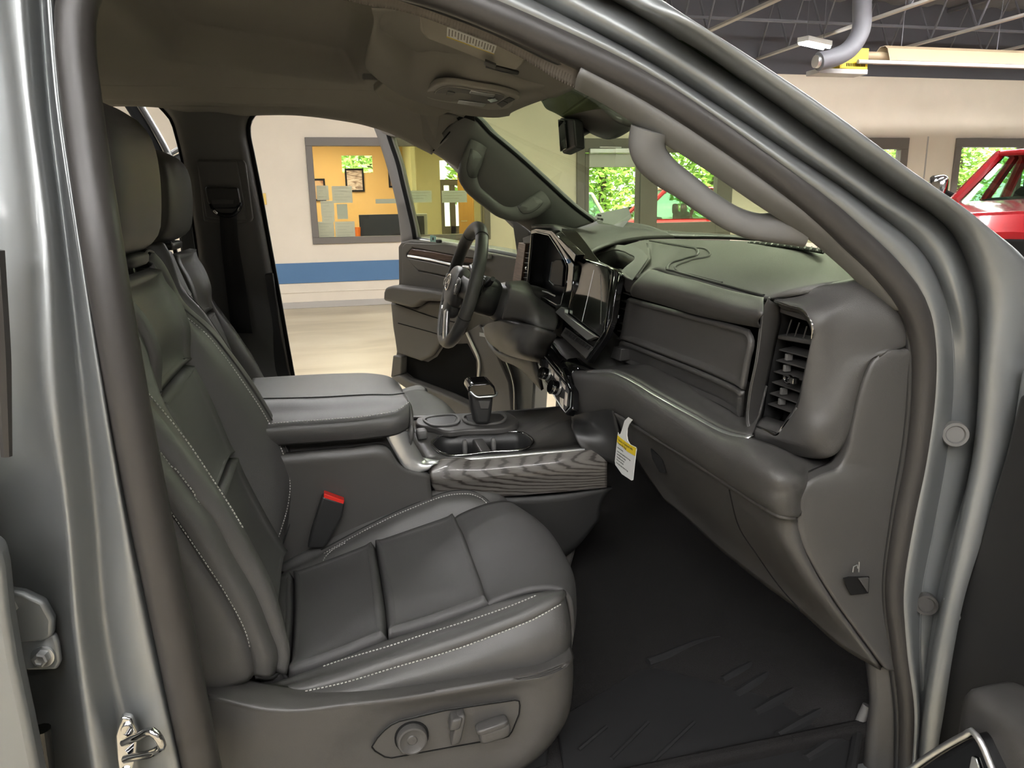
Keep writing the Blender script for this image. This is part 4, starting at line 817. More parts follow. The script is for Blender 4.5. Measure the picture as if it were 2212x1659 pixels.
lm = [a.lerp(b, .5)+Vector((.004, -.012, 0)) for a, b in zip(cr(L2_, 16), cr(L1_, 16))]
bnear = loft('bolster', [NV, [a.lerp(b, .6)+Vector((0, .006, 0)) for a, b in zip(cr(NV, 16), cr(IN, 16))], IN, nbm, L2_, [p+Vector((-.003, .003, 0)) for p in L2_], lm, L1_], M['leather'], ps, n=60, across=4, lina=False, thick=.004, ang=0)
spn = loft('side_panel', [[p+Vector((-.003, .004, 0)) for p in L1_], [p+Vector((-.02, -.010, -.004)) for p in L1_], [p+Vector((-.09, -.008, -.01)) for p in L1_], [p+Vector((-.16, .03, 0)) for p in L1_]], M['leather'], ps, n=50, across=4, lina=False, thick=.004, ang=0)
loft('bolster_hem', [L1_[-1:]+[p for p in R3((580, 1458, .155), (606, 1446, .185))], R3((552, 1464, .16), (580, 1468, .17), (600, 1456, .20))], M['leather'], ps, n=10, thick=.003)
tube('seam_piping', L1_, .0026, M['leather'], ps, n=60, sides=8)
bk = [[p+Vector((-.12, -.01, 0)) for p in FS], [p+Vector((-.16, -.14, 0)) for p in FV], [p+Vector((-.17, 0, 0)) for p in NV], [p+Vector((-.16, .03, 0)) for p in L1_]]
loft('back_shell', bk, M['plast'], ps, n=40, across=4, lina=False, thick=.004, ang=0)
# headrest
hp_ = [at(a, b, y=.53) for a, b in ((216, 236), (253, 240), (301, 262), (318, 281), (333, 315), (342, 361), (347, 421), (347, 469), (342, 510), (325, 532), (296, 547), (262, 562))]
hp_ = [(p.x, p.z) for p in hp_]; xb_, zb_ = hp_[-1]
hp_ += [(xb_-.05, zb_), (xb_-.075, zb_+.05), (xb_-.075, zb_+.15), (hp_[0][0]-.05, hp_[0][1]-.03), (hp_[0][0]-.03, hp_[0][1]-.005)]
cx_ = sum(p[0] for p in hp_)/len(hp_); cz_ = sum(p[1] for p in hp_)/len(hp_)
rings = []
for yy, s_ in ((.255, .55), (.26, .80), (.275, .92), (.31, .985), (.37, 1.0), (.44, 1.01), (.50, 1.0), (.54, .97), (.565, .90), (.575, .78), (.58, .5)):
    rings.append([(cx_+(p[0]-cx_)*s_, yy, cz_+(p[1]-cz_)*s_) for p in hp_])
hr = loft('headrest', rings, M['leather'], ps, n=44, across=3, lina=False, thick=0, closed=True, ang=0, flip=False)
rbox('headrest_collar', at(280, 562, y=.45), (.022, 0, 0), (0, .07, 0), (.002, 0, .012), M['dark'], ps, n=20, k=8)
tube('headrest_trim', [at(262, 578, y=.36), at(296, 564, y=.46), at(312, 552, y=.50), at(322, 541, y=.53), at(332, 545, y=.545)], .0022, M['plast2'], ps, n=20, sides=6)
for yy in (.35, .49): tube('headrest_post', [(-.33, yy, 1.40), (-.345, yy, 1.52)], .006, M['dark'], ps, sides=8)

# cushion: three insert panels, rolled front, bolsters, side skirt
FVc = R3((570, 1268, .55), (600, 1259, .552), (636, 1254, .555), (698, 1231, .56), (812, 1187, .57), (915, 1149, .58), (985, 1124, .585), (1053, 1099, .59), (1085, 1090, .59))
NVc = R3((565, 1492, .19), (590, 1480, .19), (625, 1468, .19), (705, 1441, .19), (840, 1387, .19), (925, 1361, .19), (1059, 1312, .19), (1161, 1284, .19), (1208, 1279, .19))
sA = R3((625, 1468, .19), (634, 1353, .34), (636, 1254, .555)); sB = R3((840, 1387, .19), (835, 1338, .25), (824, 1258, .40), (812, 1187, .57)); sC = R3((1059, 1312, .19), (1045, 1269, .29), (1023, 1211, .41), (1000, 1150, .53), (985, 1124, .585))
sZ = R3((565, 1492, .19), (570, 1370, .34), (570, 1268, .55))
pad('seat_panel', sZ, sA, M['leather2'], ps, n=30, k=12, h=.004, drop=.003, edge=8, thick=.02)
pad('seat_panel', sA, sB, M['leather2'], ps, n=40, k=26, h=.006, drop=.0035, edge=8, thick=.02, c=NVc[2:5], d=FVc[2:5])
pad('seat_panel', sB, sC, M['leather2'], ps, n=40, k=26, h=.006, drop=.0035, edge=8, thick=.02, c=NVc[4:7], d=FVc[4:7])
lip = R3((1206, 1280, .185), (1214, 1236, .27), (1196, 1186, .39), (1152, 1126, .52), (1100, 1090, .59))
sC2 = [p+Vector((0, 0, -.003)) for p in sC]
c1 = [a.lerp(b, .12)+Vector((0, 0, .004)) for a, b in zip(cr(sC, 12), cr(lip, 12))]; c2 = [a.lerp(b, .5)+Vector((0, 0, .010)) for a, b in zip(cr(sC, 12), cr(lip, 12))]
loft('seat_nose', [sC2, c1, c2, [a.lerp(b, .85)+Vector((0, 0, .006)) for a, b in zip(cr(sC, 12), cr(lip, 12))], [p+Vector((.010, 0, -.012)) for p in lip], [p+Vector((.018, 0, -.05)) for p in lip], [p+Vector((.015, 0, -.11)) for p in lip], [p+Vector((-.01, 0, -.18)) for p in lip]], M['leather2'], ps, n=40, across=5, lina=False, thick=.01, ang=0)
FSt = R3((570, 1262, .585), (600, 1243, .60), (694, 1195, .615), (800, 1139, .625), (895, 1095, .63), (984, 1066, .635), (1021, 1067, .635), (1047, 1081, .63), (1064, 1096, .61))
FSl = R3((570, 1238, .63), (600, 1222, .64), (690, 1172, .65), (800, 1114, .66), (895, 1073, .665), (958, 1054, .668), (1006, 1047, .668), (1053, 1052, .663), (1085, 1070, .65), (1102, 1092, .63))
cfar = loft('cushion_bolster', [[p+Vector((0, 0, -.005)) for p in FVc], [p+Vector((0, .012, .004)) for p in FVc], [a.lerp(b, .6)+Vector((0, 0, .006)) for a, b in zip(cr(FVc, 16), cr(FSt, 16))], FSt, [a.lerp(b, .5)+Vector((0, 0, .007)) for a, b in zip(cr(FSt, 16), cr(FSl, 16))], FSl, [p+Vector((.004, .014, -.02)) for p in FSl], [p+Vector((0, .02, -.12)) for p in FSl]], M['leather'], ps, n=60, across=4, lina=False, thick=.004, ang=0)
tube('seam_piping', [p+Vector((0, .006, .005)) for p in FSt[2:]], .0016, M['dark'], ps, n=50, sides=6)
PP = R3((565, 1503, .14), (600, 1499, .135), (654, 1491, .132), (741, 1471, .13), (853, 1436, .13), (962, 1403, .13), (1070, 1363, .13), (1161, 1324, .13), (1206, 1297, .14), (1219, 1284, .17))
NBc = R3((565, 1497, .165), (600, 1488, .163), (705, 1456, .16), (840, 1410, .158), (925, 1383, .157), (1034, 1346, .157), (1106, 1318, .157), (1166, 1293, .16), (1205, 1281, .172), (1212, 1279, .18))
cnear = loft('cushion_bolster', [[p+Vector((0, .002, -.004)) for p in NVc], [p+Vector((0, -.006, .003)) for p in NVc], NBc, [a.lerp(b, .5)+Vector((0, -.006, .006)) for a, b in zip(cr(NBc, 16), cr(PP, 16))], PP, [p+Vector((0, .006, -.008)) for p in PP]], M['leather'], ps, n=60, across=5, lina=False, thick=.004, ang=0)
tube('seam_piping', PP, .003, M['leather'], ps, n=70, sides=8)
SKT = R3((565, 1510, .125), (600, 1508, .12), (737, 1508, .115), (853, 1496, .115), (962, 1481, .115), (1106, 1456, .115), (1179, 1442, .12), (1211, 1424, .13), (1230, 1404, .16))
sm_ = [a.lerp(b, .45)+Vector((.0, -.012, 0)) for a, b in zip(cr(PP, 16), cr(SKT, 16))]
csd = loft('cushion_side', [[p+Vector((0, .004, -.002)) for p in PP], sm_, SKT, [p+Vector((0, .01, -.03)) for p in SKT]], M['leather'], ps, n=60, across=5, lina=False, thick=.004, ang=0)
fs_ = [(1215, 1282, .175), (1228, 1310, .17), (1231, 1350, .17), (1228, 1404, .17)]
tube('seam_piping', R3((741, 1472, .128), (741, 1490, .116), (738, 1506, .112)), .0016, M['leather'], ps, n=12, sides=6)
# moulded side shield with the switch panel
sh0 = R3((400, 1476, .17), (440, 1482, .14), (500, 1490, .125), (560, 1500, .116), (640, 1510, .108), (737, 1504, .104), (853, 1492, .104), (962, 1477, .104), (1106, 1452, .104), (1179, 1438, .108), (1213, 1420, .118), (1230, 1400, .145))
sh1 = R3((400, 1498, .14), (440, 1508, .115), (510, 1526, .10), (580, 1542, .090), (650, 1541, .086), (740, 1528, .084), (853, 1514, .084), (962, 1496, .084), (1106, 1471, .084), (1180, 1457, .088), (1217, 1442, .10), (1234, 1428, .13))
sh2 = R3((400, 1560, .12), (450, 1570, .10), (520, 1580, .09), (590, 1590, .086), (660, 1585, .086), (745, 1570, .087), (853, 1545, .096), (962, 1525, .098), (1106, 1500, .096), (1185, 1490, .090), (1219, 1485, .10), (1234, 1480, .13))
sh3 = R3((420, 1640, .11), (470, 1645, .095), (540, 1650, .09), (610, 1650, .088), (690, 1645, .088), (770, 1625, .098), (853, 1625, .100), (962, 1605, .100), (1106, 1575, .099), (1170, 1568, .092), (1203, 1558, .10), (1222, 1548, .13))
sh4 = R3((440, 1760, .11), (490, 1760, .10), (560, 1760, .095), (630, 1760, .09), (720, 1750, .09), (790, 1740, .095), (870, 1735, .098), (962, 1715, .098), (1075, 1680, .098), (1128, 1655, .10), (1160, 1632, .11), (1180, 1612, .14))
loft('side_shield', [[p+Vector((0, .03, -.004)) for p in sh0], sh0, [a.lerp(b, .55)+Vector((0, -.008, .002)) for a, b in zip(sh0, sh1)], sh1, sh2, sh3, sh4, [p+Vector((0, .04, -.01)) for p in sh4]], M['plast'], ps, n=70, across=5, lina=False, thick=.004, ang=0)
loft('side_shield_nose', [[a, a+Vector((-.0, .06, .0)), a+Vector((-.02, .3, 0))] for a in (sh0[-1], sh1[-1], sh2[-1], sh3[-1], sh4[-1])], M['plast'], ps, n=12, across=4, lina=False, thick=.004, ang=0, flip=True)
cpn = R3(*[(a, b, .0865) for a, b in ((803, 1613), (815, 1594), (831, 1577), (845, 1566), (862, 1558), (962, 1534), (1112, 1512), (1121, 1514), (1123, 1524), (1121, 1544), (1106, 1580), (1099, 1590), (1088, 1594), (983, 1612), (846, 1637), (831, 1635), (810, 1622))])
prism('switch_panel', cpn, (0, .004, 0), M['plast'], ps, .0015)
tube('panel_joint', [p+Vector((0, -.0006, 0)) for p in cpn]+[cpn[0]+Vector((0, -.0006, 0))], .0011, M['vdark'], ps, sides=5)
kc = at(889, 1590, y=.0865)
disc('lumbar_ring', kc+Vector((0, -.001, 0)), (0, -1, .08), .0275, .003, M['vdark'], ps)
disc('lumbar_knob', kc, (0, -1, .08), .0245, .016, M['plast'], ps, [(0, 0), (1, 0), (1, .75), (.93, .95), (.82, 1), (.72, .9), (.34, .72), (.28, .8), (0, .82)], 36)
rbox('recline_switch', at(988, 1570, y=.078), (.0085, 0, .001), (0, .013, 0), (.006, 0, .027), M['plast'], ps, p=4.5)
rbox('recline_switch_cap', at(983, 1556, y=.076), (.0095, 0, .0), (0, .013, 0), (.003, 0, .011), M['plast'], ps, p=4.5)
rbox('slide_switch', at(1067, 1577, y=.076), (.0265, 0, .004), (0, .014, 0), (-.001, 0, .0125), M['plast'], ps, p=4.5)
rbox('slide_switch_cap', at(1062, 1566, y=.074), (.027, 0, .005), (0, .012, 0), (-.001, 0, .006), M['plast'], ps, p=4)
# seat frame and rail below
box('seat_pan', (-.18, .14, .64), (.33, .66, .78), M['vdark'], ps, .02)
for yy in (.16, .62): box('seat_rail', (-.25, yy-.02, .565), (.32, yy+.03, .62), M['dark'], ps, .004)
box('rail_bracket', (.27, .15, .60), (.31, .19, .655), M['chrome'], ps, .004)
# buckle
bu = part('belt_buckle', (0, .67, .8), 'black belt buckle with a red release button')
bd = R3((697, 1072, .605), (745, 1088, .61), (738, 1120, .61), (716, 1158, .61), (700, 1185, .61), (664, 1185, .605), (672, 1150, .605), (686, 1105, .605))
prism('buckle_body', bd, (0, .026, 0), M['dark'], bu, .005, 3)
prism('release_button', R3((700, 1066, .606), (744, 1082, .611), (742, 1090, .611), (699, 1076, .606)), (0, .022, 0), M['red'], bu, .0015)

def sew(o, pts, n, m=None, w=.0011): 
    P = snap(o, cr2(pts, n), .0008)
    if len(P) > 5: stitches('stitching', P, m or M['thread'], ps, w=w)
sew(bfar, [(393, 678), (440, 717), (485, 771), (532, 837), (564, 885), (595, 942), (616, 995), (626, 1043), (621, 1093), (608, 1140), (594, 1180)], 90)
sew(bnear, [(332, 953), (377, 1011), (421, 1068), (463, 1122), (506, 1198), (551, 1279), (583, 1363), (598, 1413)], 80)
sew(bnear, [(314, 853), (350, 896), (399, 958), (450, 1034), (488, 1092), (520, 1145)], 60)
sew(bnear, [(312, 1010), (361, 1088), (440, 1205), (490, 1282), (536, 1375), (548, 1440)], 80, w=.0008)
sew(cnear, [(700, 1445), (737, 1432), (839, 1401), (925, 1373), (1034, 1338), (1106, 1313), (1161, 1291)], 80)
sew(csd, [(660, 1499), (741, 1480), (853, 1445), (962, 1412), (1070, 1372), (1161, 1333), (1208, 1305)], 90)
sew(cfar, [(700, 1196), (745, 1170), (800, 1140), (895, 1096), (984, 1068), (1021, 1069), (1045, 1081), (1056, 1092)], 90)
sew(cfar, [(695, 1228), (700, 1208), (714, 1192), (748, 1172)], 20)
def cr2(q, n): return [(p.x, p.y) for p in cr([(a, b, 0) for a, b in q], n)]
# ------------------------------------------------------------------ dashboard
def X3(*q): return [at(a, b, x=c) for a, b, c in q]
da = part('dashboard', (.85, .85, 1.1), 'black and charcoal dashboard with stitched leatherette')
A_ = X3((1657, 643, .715), (1610, 633, .712), (1564, 621, .708), (1500, 602, .705), (1454, 591, .703), (1420, 580, .70), (1374, 601, .69))
cN = [A_[0]] + R3((1726, 624, .10), (1797, 612, .075), (1862, 609, .06))
B_ = [cN[-1]] + X3((1830, 575, .95), (1775, 540, 1.03), (1693, 527, 1.06), (1642, 522, 1.07), (1529, 519, 1.07), (1440, 517, 1.03), (1394, 518, .98))
dN = [A_[-1]] + X3((1392, 566, .78), (1398, 540, .86), (1394, 518, .98))
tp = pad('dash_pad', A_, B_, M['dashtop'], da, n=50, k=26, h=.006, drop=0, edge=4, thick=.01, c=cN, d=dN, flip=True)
# raised airbag panel outline on top
tube('panel_groove', snap(tp, cr2([(1650, 640), (1564, 617), (1500, 599), (1457, 587), (1440, 581), (1442, 576), (1475, 561), (1508, 546), (1506, 541), (1485, 535), (1440, 527), (1404, 521)], 60), .0005), .0035, M['dark'], da, sides=8)
tube('panel_groove', snap(tp, cr2([(1560, 612), (1500, 596), (1464, 586), (1458, 581), (1490, 564), (1534, 548), (1530, 543), (1500, 536), (1425, 523)], 60), .0015), .0022, M['dashtop'], da, sides=8)
stitches('stitching', [p+Vector((-.006, 0, -.002)) for p in A_[:5]], M['dark'], da, w=.0009)
# front roll
Mr = X3((1646, 676, .672), (1570, 660, .668), (1500, 640, .665), (1430, 622, .662), (1369, 612, .66))
Lr = X3((1640, 708, .692), (1570, 695, .69), (1500, 679, .685), (1430, 658, .682), (1365, 640, .68))
loft('dash_roll', [[p+Vector((.0, 0, -.004)) for p in A_[:6]], [a.lerp(b, .35)+Vector((-.004, 0, .008)) for a, b in zip(cr(A_[:6], 12), cr(Mr, 12))], Mr, [a.lerp(b, .6)+Vector((-.006, 0, 0)) for a, b in zip(cr(Mr, 12), cr(Lr, 12))], Lr, [p+Vector((.006, .004, 0)) for p in Lr]], M['dash'], da, n=40, across=5, lina=False, thick=.004, ang=0)
# upper glove compartment door
gv = part('glove_box', (.7, .45, 1.15), 'upper glove box door with a padded seam')
gT = X3((1364, 642, .70), (1430, 660, .70), (1520, 684, .70), (1605, 706, .70), (1624, 712, .702)); gM = X3((1347, 733, .703), (1430, 765, .703), (1520, 800, .703), (1600, 835, .703), (1615, 842, .705)); gB = X3((1340, 776, .718), (1430, 815, .718), (1520, 856, .718), (1600, 894, .718), (1611, 900, .72))
pad('door_pad', gT, gM, M['dash'], gv, n=40, k=16, h=.012, drop=.004, edge=8, thick=.01, d=X3((1624, 712, .702), (1634, 732, .702), (1626, 780, .703), (1615, 842, .705)), flip=False)
pad('door_pad', gM, gB, M['dash'], gv, n=40, k=10, h=.008, drop=.006, edge=8, thick=.01)
stitches('stitching', [p+Vector((-.004, 0, -.003)) for p in gM], M['dark'], gv, w=.0007)
# ledge and chrome line
CHm = X3((1186, 735, .585), (1206, 760, .585), (1230, 790, .585), (1240, 800, .59), (1280, 803, .605), (1322, 804, .62), (1343, 812, .625), (1420, 856, .632), (1500, 900, .64), (1577, 938, .65), (1600, 943, .655), (1620, 945, .662))
loft('chrome_line', [[p+Vector((-.002, 0, -.005)) for p in CHm], [p+Vector((-.003, 0, .0)) for p in CHm], [p+Vector((.006, 0, .004)) for p in CHm]], M['satin'], da, n=80, thick=.002)
led = [(p.x+.13 if p.y > .72 else .735, max(p.y, .185), p.z+.012) for p in CHm]
loft('ledge', [[p+Vector((.003, 0, .001)) for p in CHm], [Vector(p)*.5+q*.5 + Vector((0, 0, -.006)) for p, q in zip(led, CHm)], led, [(p[0]+.01, p[1], p[2]+.05) for p in led]], M['plast'], da, n=60, across=3, lina=True, thick=.004, flip=True)
# lower roll
c0 = X3((1240, 803, .592), (1280, 806, .607), (1322, 808, .622), (1343, 816, .627), (1420, 860, .634), (1500, 904, .642), (1577, 942, .652), (1622, 949, .665), (1659, 962, .69), (1713, 981, .75), (1760, 984, .80), (1808, 980, .86))
c1_ = X3((1240, 830, .585), (1280, 832, .596), (1322, 838, .607), (1345, 844, .61), (1420, 890, .615), (1500, 938, .622), (1580, 988, .632), (1640, 1018, .64), (1690, 1036, .655), (1722, 1038, .685), (1745, 1030, .74), (1813, 1000, .85))
c2_ = X3((1240, 900, .60), (1285, 890, .612), (1331, 888, .628), (1350, 898, .63), (1424, 946, .638), (1500, 993, .645), (1581, 1046, .655), (1640, 1083, .662), (1695, 1111, .675), (1718, 1112, .695), (1722, 1072, .735), (1760, 1036, .80))
loft('dash_roll', [c0, [a.lerp(b, .4)+Vector((-.006, -.002, .004)) for a, b in zip(c0, c1_)], c1_, [a.lerp(b, .55)+Vector((-.005, -.002, 0)) for a, b in zip(c1_, c2_)], c2_, [p+Vector((.03, .02, -.002)) for p in c2_]], M['dash'], da, n=70, across=5, lina=False, thick=.004, ang=0, flip=False)
# lower glove door and its skirt
g2_ = R3((1440, 1077, .52), (1453, 1087, .5), (1572, 1193, .33), (1651, 1255, .22), (1742, 1322, .12), (1825, 1394, .05), (1905, 1440, .008))
c2g = [c2_[2]] + c2_[4:10]
kd = R3((1718, 1114, .028), (1725, 1160, .028), (1754, 1222, .025), (1795, 1288, .02), (1857, 1374, .014), (1905, 1440, .008))
lgp = pad('glove_door', c2g, g2_, M['plast'], gv, n=50, k=20, h=.012, drop=.0, edge=4, thick=.008, c=[c2g[0]]+R3((1383, 995, .56))+[g2_[0]], d=[c2g[-1]]+kd, flip=False)
tube('door_joint', snap(lgp, cr2([(1583, 1052), (1605, 1135), (1643, 1193), (1692, 1263), (1735, 1312)], 40), .0002), .0014, M['vdark'], gv, sides=6)
tube('door_joint', R3((1334, 890, .6), (1352, 930, .59), (1383, 995, .555), (1420, 1045, .535), (1455, 1088, .49)), .0014, M['vdark'], gv, n=30, sides=6)
prism('latch_recess', R3((1408, 968, .46), (1432, 990, .43), (1440, 1022, .42), (1428, 1020, .43), (1412, 990, .45)), (-.004, 0, .0), M['vdark'], gv, .001)
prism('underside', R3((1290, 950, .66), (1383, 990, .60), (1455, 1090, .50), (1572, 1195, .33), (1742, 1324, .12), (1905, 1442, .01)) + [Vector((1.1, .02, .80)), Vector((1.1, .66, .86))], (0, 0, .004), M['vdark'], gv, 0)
# end (kick) panel beside the opening
kp = part('kick_panel', (.85, .01, .8), 'charcoal end panel between dashboard and door seal')
kl = R3((1978, 735, .018), (1958, 750, .018), (1913, 756, .018), (1885, 773, .02), (1864, 814, .022), (1848, 869, .024), (1836, 925, .026), (1820, 985, .028), (1808, 1004, .03), (1770, 1022, .03), (1738, 1040, .028), (1721, 1066, .027), (1717, 1114, .026), (1725, 1160, .026), (1754, 1222, .024), (1795, 1288, .02), (1857, 1374, .014), (1907, 1441, .008))
kr = R3((1990, 740, .012), (1988, 760, .012), (1986, 785, .012), (1984, 810, .012), (1983, 840, .012), (1980, 880, .012), (1974, 920, .012), (1966, 965, .012), (1962, 985, .012), (1956, 1020, .012), (1948, 1060, .012), (1942, 1090, .012), (1936, 1130, .012), (1928, 1180, .012), (1920, 1240, .012), (1918, 1300, .012), (1926, 1390, .01), (1936, 1445, .008))
loft('panel_skin', [[p+Vector((.003, .02, 0)) for p in kl], kl, [a.lerp(b, .06)+Vector((0, -.008, 0)) for a, b in zip(kl, kr)], [a.lerp(b, .5)+Vector((0, -.008, 0)) for a, b in zip(kl, kr)], kr, [p+Vector((.02, .02, 0)) for p in kr]], M['plast'], kp, n=90, across=3, lina=False, thick=.003, ang=0)
prism('release_recess', R3((1820, 1248, .004), (1832, 1245, .004), (1876, 1244, .004), (1874, 1280, .004), (1836, 1284, .004), (1826, 1266, .004)), (0, -.003, 0), M['vdark'], kp, .001)
prism('release_lever', R3((1852, 1248, .0), (1874, 1246, .0), (1872, 1278, .0)), (0, -.004, 0), M['plast'], kp, .001)
tube('hood_mark', R3((1842, 1236, -.0005), (1844, 1224, -.0005), (1852, 1220, -.0005), (1853, 1228, -.0005)), .0009, M['satin'], kp, sides=5); tube('hood_mark', R3((1856, 1214, -.0005), (1855, 1236, -.0005)), .0009, M['satin'], kp, sides=5)
loft('sill_trim', [R3((1868, 1420, .06), (1876, 1530, .06), (1862, 1600, .06), (1850, 1720, .06)), R3((1880, 1428, .03), (1886, 1530, .03), (1880, 1600, .03), (1874, 1720, .03)), R3((1934, 1440, .01), (1946, 1535, .01), (1944, 1620, .01), (1940, 1720, .01))], M['plast'], kp, n=20, across=3, lina=False, thick=.004, ang=0)
tube('carpet_edge', R3((1874, 1524, .065), (1858, 1560, .065), (1850, 1605, .065), (1846, 1690, .065)), .009, M['plast2'], kp, n=20, sides=10)

# ---------------- near end air vent in its padded pod
pv = part('air_vent', (.75, .12, 1.25), 'tall near side air vent with chrome lined pod')
CHp = X3((1677, 650, .722), (1710, 661, .722), (1739, 672, .722), (1752, 688, .724), (1759, 708, .726), (1757, 730, .728), (1748, 778, .728), (1738, 826, .728), (1726, 879, .728), (1710, 902, .726), (1694, 923, .724), (1684, 937, .72), (1655, 928, .715), (1630, 918, .71))
RG = R3((1677, 640, .16), (1726, 640, .105), (1778, 648, .06), (1806, 668, .035), (1814, 700, .03), (1812, 740, .03), (1806, 800, .03), (1795, 850, .03), (1780, 895, .03), (1760, 930, .032), (1735, 955, .05), (1700, 960, .085), (1660, 950, .12), (1626, 936, .15))
OB = R3((1660, 641, .168), (1726, 624, .11), (1797, 612, .075), (1862, 610, .055), (1905, 640, .035), (1940, 671, .02), (1960, 710, .014), (1963, 745, .014), (1950, 751, .015), (1913, 757, .016), (1885, 774, .018), (1864, 814, .02), (1848, 869, .022), (1836, 925, .026), (1806, 980, .03), (1713, 983, .10), (1620, 948, .16))
CHo = CHp; CHp_, RG, OB = cr(CHp, 40), cr(RG, 40), cr(OB, 40)
loft('pod_skin', [[p+Vector((.006, 0, 0)) for p in CHp_], [p+Vector((-.004, -.0, 0)) for p in CHp_], [a.lerp(b, .4)+Vector((-.006, -.004, 0)) for a, b in zip(CHp_, RG)], RG, [a.lerp(b, .5)+Vector((0, -.006, .0)) for a, b in zip(RG, OB)], OB, [p+Vector((.03, .03, 0)) for p in OB]], M['dash'], pv, n=90, across=4, lina=False, thick=.004, ang=0)
tube('chrome_accent', [p+Vector((-.0035, -.001, .0)) for p in CHp[:6]], .0019, M['chrome'], pv, n=30, sides=8); tube('chrome_accent', [p+Vector((-.0035, -.001, 0)) for p in CHp[8:]], .0024, M['chrome'], pv, n=30, sides=8)
LB = X3((1660, 643, .705), (1648, 664, .70), (1643, 700, .697), (1634, 772, .695), (1618, 853, .693), (1614, 910, .692), (1620, 945, .69))
VL = X3((1682, 660, .735), (1688, 690, .752), (1678, 737, .755), (1665, 800, .752), (1656, 850, .753), (1650, 896, .752), (1634, 920, .72))
loft('duct_wall', [VL, [p+Vector((.05, .012, 0)) for p in VL]], M['vdark'], pv, n=30, thick=.002)
loft('pod_flank', [[p+Vector((.01, .012, 0)) for p in LB], LB, [a.lerp(b, .25)+Vector((-.004, -.003, 0)) for a, b in zip(LB, VL)], VL], M['plast'], pv, n=40, across=4, lina=False, thick=.003, ang=0)
VR = X3((1690, 668, .735), (1735, 684, .738), (1750, 706, .742), (1755, 734, .745), (1744, 780, .75), (1733, 830, .75), (1722, 872, .75), (1708, 893, .748), (1694, 912, .742))
loft('vent_rim', [CHp[:12], [a.lerp(b, .6)+Vector((.0, .004, 0)) for a, b in zip(cr(CHp[:12], 14), cr(VR, 14))], VR], M['plast'], pv, n=50, across=3, lina=False, thick=.002, ang=0, flip=True)
loft('vent_floor', [X3((1632, 917, .712), (1684, 935, .722)), X3((1650, 898, .75), (1694, 911, .75))], M['plast'], pv, n=8, thick=.003)
prism('vent_cavity', X3((1682, 662, .80), (1762, 676, .80), (1770, 740, .80), (1740, 890, .80), (1690, 925, .80), (1640, 915, .80)), (.01, 0, 0), M['vdark'], pv, 0)
for (a, b, c_, d_) in ((1679, 756, 1745, 774), (1673, 779, 1740, 798), (1668, 803, 1733, 823), (1664, 826, 1729, 849), (1659, 850, 1724, 873), (1655, 873, 1711, 893)):
    l_, r_ = at(a+3, b+1, x=.757), at(c_, d_, x=.757); prism('slat', [l_, r_, r_+Vector((.03, .002, .004)), l_+Vector((.03, .002, .004))], (0, 0, .0022), M['plast'], pv, .0006)
l_, r_ = at(1679, 733, x=.75), at(1754, 746, x=.75); prism('divider', [l_, r_, r_+Vector((.03, 0, .002)), l_+Vector((.03, 0, .002))], (0, 0, .008), M['plast'], pv, .002)
l_, r_ = at(1684, 676, x=.74), at(1750, 697, x=.742); prism('divider', [l_, r_, r_+Vector((.03, 0, .002)), l_+Vector((.03, 0, .002))], (0, 0, .010), M['plast'], pv, .002)
for (a, b, c_, d_) in ((1710, 690, 1698, 727), (1727, 697, 1715, 731), (1743, 705, 1734, 735)): tube('fin', [at(a, b, x=.757), at(c_, d_, x=.757)], .0012, M['plast'], pv, sides=6)
for (a, b) in ((1704, 771), (1700, 795), (1693, 845), (1689, 867)): obox('link', at(a, b, x=.765), (.006, 0, 0), (0, .0035, 0), (0, 0, .006), M['plast2'], pv, .001)
rbox('vent_tab', at(1700, 820, x=.743), (.004, 0, 0), (0, .008, .001), (0, 0, .007), M['piano'], pv, n=14, k=8)
ring_prism('vent_tab_rim', [at(a, b, x=.737) for a, b in ((1691, 812), (1704, 812), (1708, 818), (1704, 827), (1694, 826), (1690, 820))], [at(a, b, x=.737) for a, b in ((1694, 815), (1702, 815), (1705, 819), (1702, 824), (1695, 823), (1693, 819))], (.006, 0, 0), M['chrome'], pv, n=24, bev=.0006)
obox('vent_tab_stem', at(1715, 822, x=.742), (.006, 0, 0), (0, .006, 0), (0, 0, .005), M['chrome'], pv, .001)

# ---------------- top centre tray, driver binnacle
tr = part('dash_tray', (.8, .8, 1.42), 'pale edged storage tray on top of the dash centre')
def zz(z, q): return [at(a, b, z=z) for a, b in q]
to_ = [at(a, b, x=c) for a, b, c in ((1258, 552, .83), (1290, 540, .86), (1320, 532, .88), (1345, 532, .88), (1375, 541, .84), (1396, 553, .78), (1398, 564, .74), (1380, 590, .70), (1372, 604, .69), (1340, 592, .68), (1300, 576, .68))]
ti_ = [at(a, b, x=c) for a, b, c in ((1275, 556, .81), (1295, 549, .835), (1318, 543, .855), (1342, 544, .85), (1358, 551, .82), (1370, 560, .775), (1368, 566, .755), (1350, 580, .72), (1340, 590, .70), (1325, 582, .70), (1300, 570, .71))]
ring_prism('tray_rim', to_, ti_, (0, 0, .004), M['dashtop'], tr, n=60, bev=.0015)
loft('tray_wall', [cr(ti_, 40, True)+[cr(ti_, 40, True)[0]], [p+Vector((0, 0, -.05)) for p in cr(ti_, 40, True)+[cr(ti_, 40, True)[0]]]], M['plast'], tr, n=60, linr=True, thick=.002, flip=True)
prism('tray_floor', [p+Vector((0, 0, -.05)) for p in ti_], (0, 0, -.004), M['plast'], tr, 0)
loft('tray_surround', [X3((1345, 531, .885), (1375, 540, .845), (1397, 553, .785), (1399, 565, .742), (1378, 600, .692)), X3((1394, 517, .98), (1402, 530, .91), (1404, 548, .82), (1402, 568, .76), (1374, 602, .69))], M['dashtop'], tr, n=30, across=3, thick=.004)
